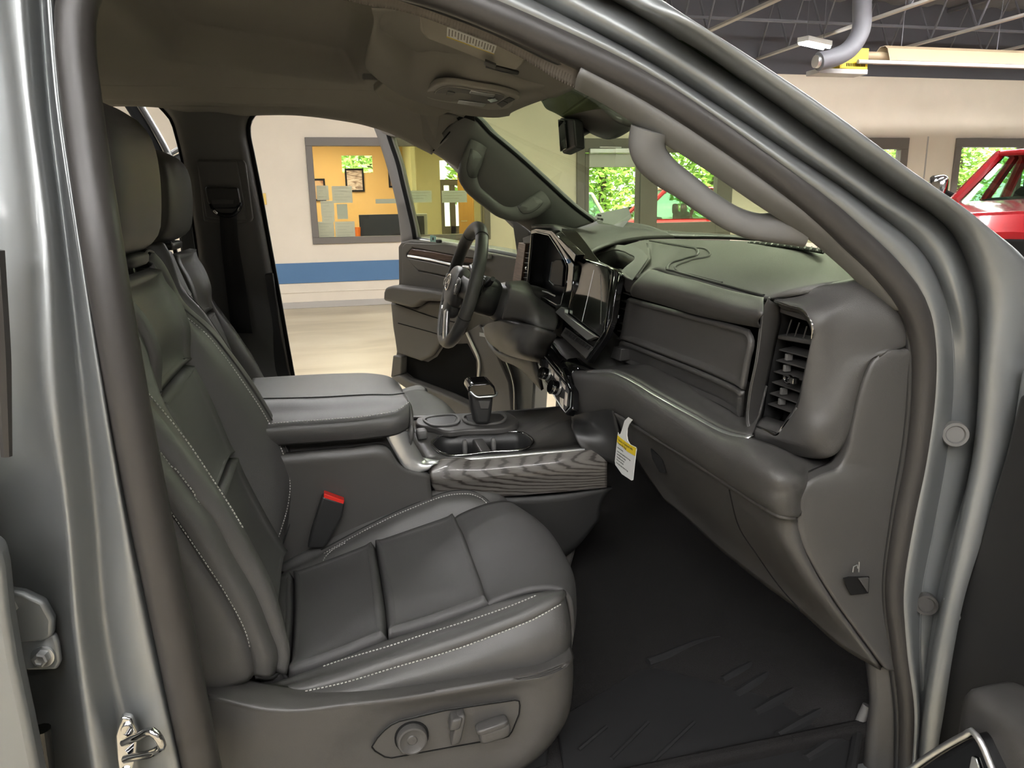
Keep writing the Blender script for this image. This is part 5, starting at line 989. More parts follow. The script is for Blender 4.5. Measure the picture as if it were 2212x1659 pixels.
bn = part('instrument_hood', (.75, 1.2, 1.45), 'dark hood over the driver instruments')
h0 = X3((1148, 493, .66), (1175, 494, .66), (1197, 497, .66), (1222, 522, .665), (1243, 547, .67), (1256, 560, .67))
h1 = X3((1165, 486, .80), (1190, 488, .80), (1215, 492, .80), (1250, 510, .82), (1290, 528, .84), (1320, 531, .86))
h2 = X3((1190, 482, .95), (1240, 482, .97), (1285, 486, .99), (1330, 494, 1.0), (1365, 508, 1.0), (1394, 518, .98))
loft('hood_skin', [h0, h1, h2, [p+Vector((.12, 0, .0)) for p in h2]], M['dash'], bn, n=36, across=6, lina=False, thick=.01, ang=0, flip=True)
tube('hood_joint', X3((1394, 518, .975), (1365, 508, .995), (1330, 494, .995)), .002, M['vdark'], bn, n=16, sides=6)
loft('cowl_pad', [X3((1170, 486, .95), (1240, 484, 1.0), (1290, 488, 1.03), (1345, 500, 1.06), (1450, 515, 1.08), (1560, 517, 1.09), (1700, 525, 1.08)), X3((1170, 481, 1.05), (1240, 480, 1.08), (1290, 483, 1.10), (1345, 493, 1.13), (1450, 505, 1.14), (1560, 513, 1.14), (1700, 524, 1.12))], M['plast'], bn, n=40, across=2, thick=.01, flip=True)
# demister slots along the windscreen
dv_ = part('demister_vent', (1.0, .5, 1.45), 'demister vent slots along the windscreen')
ds0, ds1 = X3((1616, 533, .99), (1660, 538, .97), (1720, 545, .95), (1778, 556, .92)), X3((1620, 529, 1.03), (1670, 533, 1.01), (1730, 540, .99), (1779, 548, .96))
lift = Vector((0, 0, .006))
loft('vent_bed', [[p+lift for p in ds0], [p+lift for p in ds1]], M['vdark'], dv_, n=20, thick=.003, flip=True)
pa_, pb_ = cr(ds0, 25), cr(ds1, 25)
for i in range(0, 25, 2): tube('slot_bar', [pa_[i]+lift*1.5, pb_[i]+lift*1.5], .0022, M['plast'], dv_, sides=5)

# ---------------- touchscreen
ts = part('touchscreen', (.63, .83, 1.2), 'upright touchscreen in a gloss black bezel, under clear film')
s1, s2, s3 = at(1236, 553, x=.655), at(1318, 582, x=.668), at(1266, 780, x=.607)
SN = (s2-s1).cross(s3-s1).normalized(); SN = SN if SN.x < 0 else -SN
def sc(a, b, o=0): return onp(a, b, s1+SN*o, SN)
bz = [sc(a, b) for a, b in ((1234, 550), (1316, 577), (1330, 582), (1336, 592), (1330, 625), (1320, 690), (1306, 728), (1268, 783), (1212, 724), (1219, 662))]
prism('screen_bezel', bz, -SN*.018, M['piano'], ts, .003, 3)
gl = [sc(a, b, .0015) for a, b in ((1236, 555), (1313, 581), (1319, 594), (1312, 640), (1302, 716), (1297, 727), (1229, 675), (1232, 610))]
prism('screen_glass', gl, SN*.0015, M['screen'], ts, .0005)
tube('bezel_edge', [sc(a, b, .003) for a, b in ((1236, 552), (1316, 578), (1322, 586), (1321, 600), (1313, 655), (1305, 716), (1266, 776))], .0016, M['chrome'], ts, sides=8)
fl = [sc(a, b, .006) for a, b in ((1238, 556), (1312, 582), (1316, 640), (1300, 724), (1232, 678))]
prism('protective_film', fl, SN*.0004, M['film'], ts, 0)
for q_ in (((1283, 583), (1270, 640), (1257, 695)), ((1297, 592), (1299, 640), (1297, 700))): tube('film_crease', [sc(a, b, .0068) for a, b in q_], .0006, M['satin'], ts, sides=5)
bar = [sc(a, b, .004) for a, b in ((1207, 676), (1220, 664), (1229, 669), (1228, 678), (1272, 712), (1296, 729), (1277, 737), (1240, 706))]
prism('switch_bar', bar, SN*.012, M['satin'], ts, .002)
for i in range(9):
    q = i/9; a0, b0 = 1226+52*q, 712+38*q
    prism('key', [sc(a0, b0, .003), sc(a0+5, b0+3.4, .003), sc(a0+5-5, b0+3.4+7, .003), sc(a0-5, b0+7, .003)], SN*.004, M['dark'], ts, .0008)
prism('key_strip', [sc(a, b, .0022) for a, b in ((1222, 707), (1282, 750), (1266, 774), (1212, 724))], SN*.001, M['plast'], ts, 0)
kb = sc(1206, 701, .0)
disc('volume_knob', kb, SN, .0135, .028, M['piano'], ts, [(0, 0), (1, 0), (1, .85), (.85, 1), (0, 1)]); disc('volume_ring', kb+SN*.022, SN, .0142, .003, M['chrome'], ts, [(1, 0), (1, 1), (.88, 1), (.88, 0)])
# centre air vent between screen and glove box
cv = part('air_vent', (.69, .7, 1.27), 'narrow centre air vent beside the touchscreen')
prism('vent_cavity', X3((1332, 592, .73), (1372, 606, .73), (1366, 640, .73), (1344, 760, .73), (1340, 785, .73), (1306, 770, .73)), (.01, 0, 0), M['vdark'], cv, 0)
prism('vent_frame', X3((1338, 594, .69), (1372, 604, .69), (1368, 634, .69), (1352, 630, .69)), (.04, 0, 0), M['plast'], cv, .002)
for (a, b, c_, d_) in ((1345, 633, 1362, 639), (1341, 650, 1358, 656), (1339, 666, 1355, 672), (1336, 698, 1350, 704), (1333, 715, 1348, 721), (1331, 731, 1346, 737)):
    l_, r_ = at(a, b, x=.70), at(c_, d_, x=.70); prism('slat', [l_, r_, r_+Vector((.02, 0, 0)), l_+Vector((.02, 0, 0))], (0, 0, .002), M['plast'], cv, .0005)
rbox('vent_tab', at(1334, 683, x=.69), (.006, 0, 0), (0, .012, 0), (0, 0, .006), M['chrome'], cv, n=14, k=8)
prism('vent_foot', X3((1326, 748, .685), (1342, 754, .685), (1338, 780, .685), (1318, 772, .685)), (.03, 0, 0), M['plast'], cv, .002)
# ---------------- instrument cluster
ic = part('instrument_cluster', (.64, 1.2, 1.4), 'gloss black instrument cluster screen behind the wheel')
co_ = X3((1147, 497, .645), (1158, 494, .645), (1190, 500, .64), (1208, 525, .637), (1228, 556, .635), (1240, 572, .635), (1236, 620, .625), (1226, 668, .615), (1205, 668, .615), (1157, 642, .62), (1136, 625, .625), (1140, 570, .635))
ci_ = X3((1150, 504, .645), (1160, 502, .645), (1187, 508, .64), (1203, 532, .637), (1221, 562, .635), (1226, 576, .635), (1222, 620, .625), (1213, 658, .615), (1204, 659, .615), (1160, 634, .62), (1140, 620, .625), (1144, 570, .635))
ring_prism('bezel', co_, ci_, (.08, 0, 0), M['piano'], ic, n=80, lin=True, bev=.003, seg=3)
tube('bezel_edge', [p+Vector((-.002, 0, 0)) for p in ci_]+[ci_[0]+Vector((-.002, 0, 0))], .0014, M['chrome'], ic, sides=6)
prism('display', [p+Vector((.05, 0, 0)) for p in ci_], (.006, 0, 0), M['cluster'], ic, 0)
prism('hood_cap', X3((1146, 498, .645), (1158, 493, .645), (1192, 498, .64), (1244, 550, .635), (1240, 566, .635), (1190, 503, .64)), (.025, 0, .0), M['piano'], ic, .002)
rd_ = X3((1193, 566, .66), (1200, 560, .66), (1212, 560, .66), (1218, 574, .66), (1214, 620, .65), (1196, 616, .65), (1187, 606, .655))
prism('display_pod', rd_, (.02, 0, 0), M['cluster'], ic, .003); tube('pod_accent', [rd_[0], rd_[6], rd_[5]], .0022, M['satin'], ic, sides=6)
tube('lever_accent', X3((1172, 629, .63), (1184, 632, .63), (1198, 639, .625)), .0026, M['satin'], ic, sides=8); disc('status_lamp', at(1158, 630, x=.62), (-1, 0, 0), .003, .003, M['chrome'], ic, n=12)
# ---------------- far vent with wood strip
fv_ = part('air_vent', (.64, 1.5, 1.35), 'far air vent with a brown wood edge strip')
prism('wood_strip', X3((1120, 524, .66), (1135, 527, .66), (1124, 616, .645), (1107, 606, .645)), (.02, .0, 0), M['brownwood'], fv_, .002)
prism('vent_cavity', X3((1134, 531, .67), (1149, 530, .67), (1141, 622, .655), (1123, 617, .655)), (.02, 0, 0), M['vdark'], fv_, .001)
prism('vent_cap', X3((1128, 514, .66), (1142, 508, .66), (1149, 510, .66), (1148, 526, .66), (1130, 526, .66)), (.03, 0, 0), M['plast2'], fv_, .004)
for i in range(7):
    y_ = 547+10.6*i; l_, r_ = at(1135-1.2*i, y_, x=.655), at(1147-1.2*i, y_+1, x=.655)
    if i == 3: rbox('vent_tab', (l_+r_)/2, (.005, 0, 0), (0, .011, 0), (0, 0, .005), M['chrome'], fv_, n=12, k=8)
    else: prism('slat', [l_, r_, r_+Vector((.012, 0, 0)), l_+Vector((.012, 0, 0))], (0, 0, .002), M['plast2'], fv_, .0005)
# ---------------- lower dash: knee panel, column shroud, centre stack flank
kn = part('knee_panel', (.7, 1.3, 1.1), 'dark knee panel and column shroud under the instruments')
loft('shroud_cover', [X3((1092, 608, .46), (1130, 606, .52), (1158, 640, .60), (1200, 668, .62)), X3((1100, 625, .45), (1140, 640, .50), (1175, 670, .56), (1206, 690, .60)), X3((1085, 690, .44), (1125, 695, .49), (1165, 705, .53), (1200, 712, .58))], M['dash'], kn, n=24, across=6, lina=False, thick=.01, ang=0, flip=True)
rbox('shroud_core', at(1125, 660, y=1.28), (.10, 0, -.02), (0, .085, 0), (.02, 0, .065), M['plast'], kn, p=3.2)
loft('knee_bolster', [X3((1080, 690, .48), (1125, 697, .49), (1165, 706, .52), (1200, 720, .575)), X3((1052, 705, .50), (1090, 728, .48), (1145, 745, .50), (1184, 745, .57)), X3((1060, 735, .52), (1100, 757, .50), (1150, 768, .52), (1176, 772, .57)), X3((1090, 755, .60), (1115, 770, .60), (1150, 776, .60), (1176, 780, .60))], M['plast'], kn, n=30, across=6, lina=False, thick=.01, ang=0)
loft('dash_edge', [X3((1046, 705, .56), (1060, 742, .54), (1100, 766, .53), (1160, 776, .56)), X3((1060, 745, .62), (1085, 772, .60), (1130, 795, .60), (1175, 840, .62))], M['plast2'], kn, n=24, across=3, thick=.01)
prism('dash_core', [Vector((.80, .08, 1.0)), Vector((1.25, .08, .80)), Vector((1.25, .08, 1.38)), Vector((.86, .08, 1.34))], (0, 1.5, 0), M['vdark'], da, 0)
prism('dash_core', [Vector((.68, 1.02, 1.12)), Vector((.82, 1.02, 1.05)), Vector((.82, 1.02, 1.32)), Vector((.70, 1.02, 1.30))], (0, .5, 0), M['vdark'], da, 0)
csk = part('centre_stack', (.6, .85, 1.0), 'black centre stack with climate knobs')
loft('stack_shelf', [X3((1177, 748, .575), (1190, 775, .56), (1231, 832, .56), (1237, 845, .565)), X3((1186, 736, .582), (1206, 762, .582), (1230, 791, .582), (1240, 802, .588)), X3((1203, 724, .62), (1225, 740, .63), (1266, 786, .62), (1300, 803, .62))], M['piano'], csk, n=30, across=3, lina=False, thick=.006, ang=0)
loft('stack_flank', [[c0[0], c0[1], c0[2]], [c2_[0], c2_[1], c2_[2]], R3((1235, 925, .70), (1285, 945, .66), (1345, 960, .62)), R3((1255, 970, .665), (1290, 985, .655), (1340, 1005, .63))], M['dark'], csk, n=20, across=4, lina=False, thick=.008, ang=0)  # black here puts the shade under the dash roll into the colour
h1_, h2_, h3_ = at(1176, 768, x=.562), at(1232, 834, x=.57), at(1222, 893, x=.55)
HN = (h2_-h1_).cross(h3_-h1_).normalized(); HN = HN if HN.x < 0 else -HN
def hv(a, b, o=0): return onp(a, b, h1_+HN*o, HN)
prism('climate_bezel', [hv(a, b) for a, b in ((1174, 764), (1184, 770), (1232, 828), (1237, 842), (1236, 884), (1224, 897), (1212, 885), (1174, 822))], -HN*.02, M['piano'], csk, .003)
clp = mat('climate_keys', (.72, .65, .55), .3, .3)
prism('climate_panel', [hv(a, b, .001) for a, b in ((1178, 775), (1226, 832), (1231, 844), (1229, 878), (1221, 888), (1212, 874), (1178, 818))], HN*.002, M['dark'], csk, .0005)
for q in (((1186, 786), (1197, 800), (1195, 812), (1186, 800)), ((1198, 802), (1209, 816), (1208, 828), (1199, 816)), ((1214, 822), (1222, 833), (1221, 842), (1213, 832)), ((1210, 858), (1218, 862), (1217, 884), (1211, 872)), ((1222, 846), (1227, 850), (1224, 878), (1220, 874))):
    prism('climate_key', [hv(a, b, .0035) for a, b in q], HN*.002, clp, csk, .0006)
tube('climate_rim', [hv(a, b, .002) for a, b in ((1176, 770), (1229, 831), (1234, 844), (1232, 880), (1222, 891), (1211, 877), (1176, 820))], .0016, M['satin'], csk, sides=6)
for (a, b, r_) in ((1188, 810, .0165), (1210, 840, .019)):
    c_ = hv(a, b); disc('climate_knob', c_, HN, r_, .030, M['piano'], csk, [(0, 0), (1, 0), (.96, .85), (.88, 1), (0, 1)]); disc('knob_ring', c_+HN*.022, HN, r_*1.04, .004, M['chrome'], csk, [(1, 0), (1, 1), (.9, 1), (.9, 0)]); disc('knob_ring', c_+HN*.006, HN, r_*1.02, .006, M['satin'], csk, [(1, 0), (1, 1), (.9, 1), (.9, 0)])
obox('usb_cap', at(1174, 783, x=.555), (.008, 0, 0), (0, .014, 0), (0, 0, .011), M['vdark'], csk, .002)
# ------------------------------------------------------------------ centre console
cn = part('centre_console', (.3, .85, .56), 'floor console with padded armrest, cup holders, shifter and dark wood trim')
b0 = R3((530, 972, .64), (621, 962, .637), (720, 955, .636), (801, 948, .635), (865, 936, .64), (884, 924, .65))
b1 = R3((525, 950, .622), (610, 940, .622), (720, 933, .622), (801, 926, .622), (868, 912, .627), (887, 900, .645))
b2 = R3((520, 928, .63), (605, 918, .63), (706, 911, .63), (801, 902, .63), (862, 889, .64), (885, 872, .665))
b3 = R3((525, 896, .68), (611, 893, .68), (706, 887, .68), (801, 880, .68), (856, 872, .69), (880, 860, .71))
b4 = R3((535, 862, .75), (600, 861, .75), (706, 858, .75), (801, 853, .75), (849, 853, .76), (873, 850, .78))
b5 = R3((542, 828, .95), (640, 824, .95), (740, 818, .95), (817, 818, .95), (848, 824, .95), (866, 838, .93))
b6 = R3((548, 818, 1.05), (640, 812, 1.05), (740, 808, 1.05), (800, 808, 1.05), (838, 814, 1.04), (860, 828, 1.0))
rows_ = [b0, b1, b2, b3, b4, b5, b6, [p+Vector((0, .012, -.05)) for p in b6]]
loft('armrest_lid', rows_, M['leather'], cn, n=44, across=5, lina=False, thick=.01, ang=0)
ends = [r[-1] for r in rows_]
loft('armrest_nose', [ends, [p+Vector((.006, 0, -.018)) for p in ends], [p*1.0+Vector((-.004, 0, -.05)) for p in ends]], M['leather'], cn, n=40, across=3, lina=False, thick=.004, ang=0, flip=True)
stitches('stitching', [p+Vector((0, .004, .004)) for p in b2], M['thread'], cn); tube('seam_piping', [p+Vector((0, -.003, -.004)) for p in b2], .0016, M['dark'], cn, n=40, sides=6)
stitches('stitching', [p+Vector((0, -.003, .0022)) for p in b4], M['dark'], cn, w=.0007); tube('seam_piping', [p+Vector((0, 0, .001)) for p in b4], .0014, M['dark'], cn, n=40, sides=6)
# side wall and core
loft('console_side', [R3((545, 985, .65), (640, 975, .65), (760, 965, .65), (835, 962, .65), (864, 1000, .652), (925, 1020, .655)), R3((545, 1080, .655), (640, 1070, .655), (760, 1060, .655), (850, 1055, .655), (895, 1060, .655), (930, 1060, .655)), R3((560, 1260, .66), (650, 1250, .66), (770, 1230, .66), (860, 1220, .66), (910, 1210, .66), (950, 1200, .66))], M['plast'], cn, n=30, across=4, lina=False, thick=.02, ang=0, off=1)
prism('console_core', [(-.35, .68, .56), (.52, .68, .56), (.60, .68, .86), (.16, .68, .915), (.13, .68, 1.055), (-.35, .68, 1.06)], (0, .35, 0), M['plast'], cn, .01)
# satin trim horn between lid and wood
sa = R3((836, 944, .640), (856, 980, .638), (874, 1008, .637), (892, 1020, .637), (926, 1015, .637)); sb_ = R3((878, 930, .652), (894, 958, .652), (908, 981, .652), (915, 992, .652), (948, 998, .652))
loft('satin_trim', [[p+Vector((0, .01, -.004)) for p in sa], sa, [a.lerp(b, .5)+Vector((0, -.006, .006)) for a, b in zip(sa, sb_)], sb_, [p+Vector((0, .012, 0)) for p in sb_]], M['satin'], cn, n=30, across=4, lina=False, thick=.003, ang=0)
# deck with the cup holder opening
def dz(a, b, z): return at(a, b, z=z)
DZ = at(1039, 991, y=.66).z
deck_o = [dz(a, b, DZ) for a, b in ((914, 994), (1039, 990), (1178, 978), (1300, 966), (1330, 920), (1290, 876), (1196, 880), (1109, 886), (1000, 893), (885, 900), (870, 925), (893, 960))]
cup = [dz(a, b, DZ) for a, b in ((959, 981), (971, 984), (1060, 978), (1134, 971), (1146, 963), (1149, 956), (1138, 943), (1117, 935), (1099, 936), (1020, 941), (951, 945), (938, 954), (934, 960), (940, 968))]
dpo = cr(deck_o, 70, True, True); cpi = cr(cup, 70, True)
def near_i(p, Q): return min(range(len(Q)), key=lambda i: (Q[i]-p).length)
k0 = near_i(cpi[0], dpo); dpo = dpo[k0:]+dpo[:k0]
V_ = dpo+cpi; mk('deck', V_, gridf(2, 70, False, True), M['plast'], cn, thick=.01, flip=False, ang=0)
ring_prism('cup_rim', [p+((p-sum(cpi, Vector())/70)*.045) for p in cpi], cpi, (0, 0, .005), M['chrome'], cn, n=70, bev=.0015)
loft('cup_well', [cpi+[cpi[0]], [p+Vector((0, 0, -.03)) for p in cpi]+[cpi[0]+Vector((0, 0, -.03))], [p+Vector((0, 0, -.075)) for p in cpi]+[cpi[0]+Vector((0, 0, -.075))]], M['dark'], cn, n=70, linr=True, thick=.002, flip=True)
prism('cup_floor', [p+Vector((0, 0, -.075)) for p in cpi], (0, 0, -.004), M['rubbermat'], cn, 0)
cc = sum(cpi, Vector())/70
obox('cup_divider', cc+Vector((0, -.0, -.035)), (.014, 0, 0), (0, .06, 0), (0, 0, .03), M['plast'], cn, .004)
for q in ((1004, 966), (1066, 962)): rbox('cup_spring', dz(q[0], q[1], DZ-.02), (.006, 0, 0), (0, .008, 0), (0, 0, .02), M['plast2'], cn, n=12, k=8)
# chrome rails along both deck edges
tube('deck_rail', [at(a, b, y=.66) + Vector((0, 0, .002)) for a, b in ((908, 992), (925, 997), (1039, 992), (1178, 980), (1262, 973))], .0048, M['satin'], cn, n=40, sides=10)
far_rail = Y(1.045, (886, 901), (1019, 894), (1109, 888), (1200, 881), (1270, 876)); tube('deck_rail', far_rail, .0026, M['satin'], cn, n=30, sides=8)
loft('console_side', [far_rail, [p+Vector((0, .005, -.10)) for p in far_rail], [p+Vector((0, .0, -.38)) for p in far_rail]], M['plast'], cn, n=20, thick=.01)
loft('deck_wall', [[p+Vector((0, -.004, 0)) for p in far_rail], [(p.x, p.y-.012, DZ) for p in far_rail]], M['plast'], cn, n=20, thick=.004)
# wood panel (upper and lower facet)
w0 = R3((926, 1012, .652), (947, 1000, .655), (1039, 996, .655), (1178, 984, .655), (1310, 970, .655)); w1 = R3((928, 1030, .641), (950, 1033, .638), (1085, 1027, .638), (1178, 1021, .638), (1310, 1010, .638)); w2 = R3((935, 1045, .645), (944, 1060, .65), (1085, 1070, .65), (1178, 1064, .65), (1310, 1052, .65))
loft('wood_trim', [[p+Vector((0, .006, 0)) for p in w0], w0, [a.lerp(b, .5)+Vector((0, -.002, .001)) for a, b in zip(w0, w1)], w1, [p+Vector((0, .0004, -.003)) for p in w1], w2, [p+Vector((0, .01, 0)) for p in w2]], M['wood'], cn, n=50, across=3, lina=True, thick=.004, ang=25)
tube('wood_edge', [w0[1], w0[0], w1[0], w2[0], w2[1]], .0018, M['vdark'], cn, n=20, sides=6)
loft('console_flank', [R3((940, 1060, .665), (1085, 1072, .665), (1200, 1066, .665), (1320, 1050, .665)), R3((960, 1110, .672), (1100, 1130, .672), (1220, 1125, .672), (1300, 1075, .672)), R3((980, 1240, .68), (1120, 1240, .68), (1230, 1190, .68), (1290, 1120, .68))], M['dark'], cn, n=24, across=4, lina=False, thick=.01, ang=0)  # black stands in for the shade low on the console
# raised shifter plate, tray, knob
pl = [dz(a, b, DZ+.018) for a, b in ((902, 902), (1000, 893), (1092, 888), (1110, 897), (1120, 908), (1117, 916), (1102, 921), (1000, 928), (966, 931), (953, 928), (935, 922), (905, 918))]
prism('shifter_plate', pl, (0, 0, -.018), M['plast'], cn, .005, 3, n=50)
t_o = [dz(a, b, DZ+.019) for a, b in ((916, 905), (930, 901), (985, 897), (992, 902), (984, 918), (935, 921), (922, 916))]; cto = sum(t_o, Vector())/7
ring_prism('tray_rim', t_o, [p+(cto-p)*.14 for p in t_o], (0, 0, .004), M['plast2'], cn, n=40, bev=.001); prism('tray_floor', [p+(cto-p)*.14 for p in t_o], (0, 0, .0012), M['dark'], cn, 0)
s_o = [dz(a, b, DZ+.019) for a, b in ((1002, 899), (1040, 895), (1085, 895), (1095, 905), (1085, 914), (1020, 918), (1006, 914))]; cso = sum(s_o, Vector())/7
ring_prism('boot_rim', s_o, [p+(cso-p)*.12 for p in s_o], (0, 0, .005), M['plast2'], cn, n=40, bev=.001); prism('boot', [p+(cso-p)*.12 for p in s_o], (0, 0, .003), M['dark'], cn, 0)
rbox('mode_knob', at(911, 937, z=DZ+.010), (.014, 0, 0), (0, .022, 0), (0, 0, .012), M['plast2'], cn, n=18, k=10); prism('mode_recess', [dz(a, b, DZ+.001) for a, b in ((893, 930), (905, 921), (921, 934), (921, 950), (908, 953))], (0, 0, .002), M['dark'], cn, .001)
sf = part('gear_shifter', (.36, .87, DZ), 'black gear shifter with a chrome edged head')
def shr(y): return [at(a, b, y=y) for a, b in ((1015, 850), (1019, 880), (1027, 918), (1059, 918), (1064, 885), (1067, 850))]
prism('stem', shr(.845), (0, .04, 0), M['dark'], sf, .010, 4)
prism('head', [at(a, b, y=.835) for a, b in ((1011, 842), (1014, 834), (1020, 829), (1060, 827), (1069, 836), (1073, 850), (1070, 858), (1030, 860), (1014, 850))], (0, .065, .004), M['piano'], sf, .008, 4)
tube('chrome_edge', [at(a, b, y=q) for a, b, q in ((1013, 836, .865), (1014, 843, .84), (1029, 857, .832), (1050, 857, .831), (1069, 855, .833), (1074, 848, .85))], .0028, M['satin'], sf, n=24, sides=8)
prism('shift_button', [at(a, b, y=.86) for a, b in ((1026, 828), (1054, 826), (1056, 829), (1027, 831))], (0, .02, .002), M['chrome'], sf, .001)
prism('grip_detail', [at(a, b, y=.842) for a, b in ((1033, 866), (1060, 866), (1056, 884), (1038, 884))], (0, .004, 0), M['plast'], sf, .003)

# ---------------- cabin floor, toe board, rubber mat
fl_ = part('cabin_floor', (.3, .85, .55), 'black carpeted cabin floor and toe board')
loft('carpet', [[(-1.4, .05, .56), (-1.4, .85, .60), (-1.4, 1.65, .56)], [(.75, .05, .56), (.75, .85, .60), (.75, 1.65, .56)], [(.98, .05, .60), (.98, .85, .64), (.98, 1.65, .60)], [(1.15, .05, .78), (1.15, .85, .80), (1.15, 1.65, .78)], [(1.2, .05, 1.1), (1.2, .85, 1.1), (1.2, 1.65, 1.1)]], M['carpet'], fl_, n=12, across=4, lina=True, thick=.02, ang=0, flip=True)
box('side_carpet', (-.4, .045, .45), (1.15, .07, .60), M['carpet'], fl_, .008)
fm = part('floor_mat', (.7, .35, .565), 'black moulded rubber floor mat with raised ribs')
mp = [at(a, b, z=.572) for a, b in ((1200, 1560), (1400, 1440), (1556, 1390), (1640, 1393), (1712, 1410), (1800, 1470), (1868, 1526), (1850, 1600), (1835, 1690), (1600, 1740), (1230, 1740))]
prism('mat_sheet', mp, (0, 0, .006), M['rubbermat'], fm, .003); tube('mat_edge', [p+Vector((0, 0, .010)) for p in mp[1:9]], .009, M['rubbermat'], fm, n=50, sides=8)
for (a, b, c_, d_) in ((1560, 1470, 1650, 1425), (1590, 1500, 1708, 1432), (1630, 1540, 1766, 1468), (1680, 1590, 1815, 1518), (1740, 1640, 1850, 1572)):
    p_, q_ = at(a, b, z=.578), at(c_, d_, z=.578); tube('mat_rib', [p_, p_.lerp(q_, .3), p_.lerp(q_, .7), q_], [.008, .011, .011, .009], M['rubbermat'], fm, n=14, sides=8, flat=1.0)
for (a, b, c_, d_) in ((1320, 1640, 1400, 1560), (1400, 1655, 1500, 1560), (1250, 1620, 1310, 1570)):
    tube('mat_groove', [at(a, b, z=.579), at(c_, d_, z=.579)], .004, M['rubbermat'], fm, sides=6)
# rear bench
rb = part('rear_bench', (-1.1, .85, .6), 'black leather rear bench')
rbox('bench_cushion', (-1.05, .85, .88), (.25, 0, 0), (0, .72, 0), (0, 0, .09), M['leather'], rb, p=6); rbox('bench_back', (-1.29, .85, 1.2), (.07, 0, 0), (0, .72, 0), (-.05, 0, .30), M['leather'], rb, p=6)
for yy in (.45, 1.25): rbox('bench_headrest', (-1.33, yy, 1.56), (.05, 0, 0), (0, .12, 0), (0, 0, .08), M['leather'], rb)

# ---------------- driver seat: the mirrored twin of the near seat
dsx = Vector((-.08, 1.70, -.01))
d_s = empty('front_seat', (.02, 1.28, .55), T, 'far black leather driver seat behind the armrest')
for ch in list(ps.children):
    c_ = ch.copy(); COL.objects.link(c_); c_.parent = d_s; c_.matrix_parent_inverse = Matrix.Translation(-WL[d_s.name]); nm_ = ch.name.split('.')[0]
    ext = Vector((.02, 0, .055)) if nm_ in ('seat_panel', 'seat_nose', 'cushion_bolster', 'cushion_side', 'side_shield', 'side_shield_nose', 'switch_panel', 'seat_pan') else Vector()
    mt_ = Matrix.Translation(dsx+ext) @ Matrix.Diagonal((1, -1, 1, 1))
    if nm_ == 'headrest': hc = Vector((cx_, .42, cz_)); mt_ = mt_ @ Matrix.Translation(hc+Vector((-.012, 0, 0))) @ Matrix.Diagonal((1.15, 1.1, 1.0, 1)) @ Matrix.Translation(-hc)
    c_.matrix_basis = mt_ @ ch.matrix_basis

# ---------------- far middle pillar with belt
fb = part('middle_pillar_trim', (-.25, 1.62, .8), 'dark far middle pillar trim with seat belt anchor')
pl_ = R3((345, 226, 1.58), (352, 233, 1.59), (369, 252, 1.60), (386, 300, 1.615), (395, 339, 1.62), (410, 420, 1.625), (425, 520, 1.63), (440, 640, 1.635), (455, 760, 1.64), (475, 880, 1.64)); pr_ = R3((560, 240, 1.58), (545, 243, 1.59), (532, 262, 1.60), (531, 290, 1.615), (538, 325, 1.62), (557, 421, 1.63), (575, 520, 1.64), (597, 640, 1.65), (618, 760, 1.655), (640, 880, 1.655))
loft('trim_skin', [[p+Vector((-.01, .05, 0)) for p in pl_], pl_, [a.lerp(b, .2)+Vector((0, -.03, 0)) for a, b in zip(pl_, pr_)], [a.lerp(b, .8)+Vector((0, -.03, 0)) for a, b in zip(pl_, pr_)], pr_, [p+Vector((.012, .05, 0)) for p in pr_]], M['plast2'], fb, n=60, across=4, lina=False, thick=.004, ang=0)
tube('edge_seal', [p+Vector((.006, .01, 0)) for p in pr_], .008, M['vdark'], fb, n=40, sides=8); tube('edge_seal', [p+Vector((-.004, .01, 0)) for p in pl_], .007, M['vdark'], fb, n=40, sides=8)
bp_ = Y(1.585, (425, 346), (430, 343), (525, 345), (531, 352), (546, 470), (543, 478), (520, 486), (440, 478)); prism('belt_panel', bp_, (0, .03, 0), M['plast2'], fb, .006, 3)
prism('belt_slider', Y(1.578, (424, 347), (512, 348), (534, 476), (500, 478), (445, 470)), (0, .012, 0), M['plast2'], fb, .004)
prism('anchor_cover', Y(1.545, (442, 405), (446, 403), (514, 405), (520, 440), (510, 450), (462, 452), (448, 436)), (0, .035, 0), M['dark'], fb, .006, 3)
prism('anchor_label', Y(1.543, (457, 431), (505, 431), (504, 441), (458, 441)), (0, .003, 0), M['plast'], fb, .001)
tube('belt_ring', Y(1.55, (455, 440), (462, 455), (475, 463), (505, 463), (516, 452), (521, 438)), .006, M['piano'], fb, n=24, sides=8); rbox('ring_silver_bit', at(466, 458, y=1.545), (.006, 0, -.006), (0, .003, 0), (.003, 0, .003), M['chrome'], fb, n=10, k=6); rbox('ring_silver_bit', at(515, 451, y=1.545), (.003, 0, .006), (0, .003, 0), (.003, 0, .003), M['chrome'], fb, n=10, k=6)  # small silver bits set on the belt ring
loft('belt_webbing', [Y([1.55, 1.55, 1.56, 1.57], (474, 460), (477, 520), (486, 600), (500, 720)), Y([1.55, 1.55, 1.56, 1.57], (511, 460), (515, 520), (528, 600), (545, 720))], M['belt'], fb, n=20, across=2, thick=.0015)
ring_prism('trim_plug', Y(1.583, (430, 252), (434, 248), (466, 248), (469, 252), (468, 278), (463, 282), (434, 280), (430, 276)), Y(1.583, (431, 253), (435, 249), (465, 249), (468, 253), (467, 277), (462, 281), (435, 279), (431, 275)), (0, .006, 0), M['plast'], fb, n=32, bev=0)
prism('trim_panel', R3((486, 592, 1.61), (590, 590, 1.625), (604, 700, 1.63), (640, 880, 1.63), (480, 880, 1.62)), (0, .03, 0), M['dark'], fb, .006)
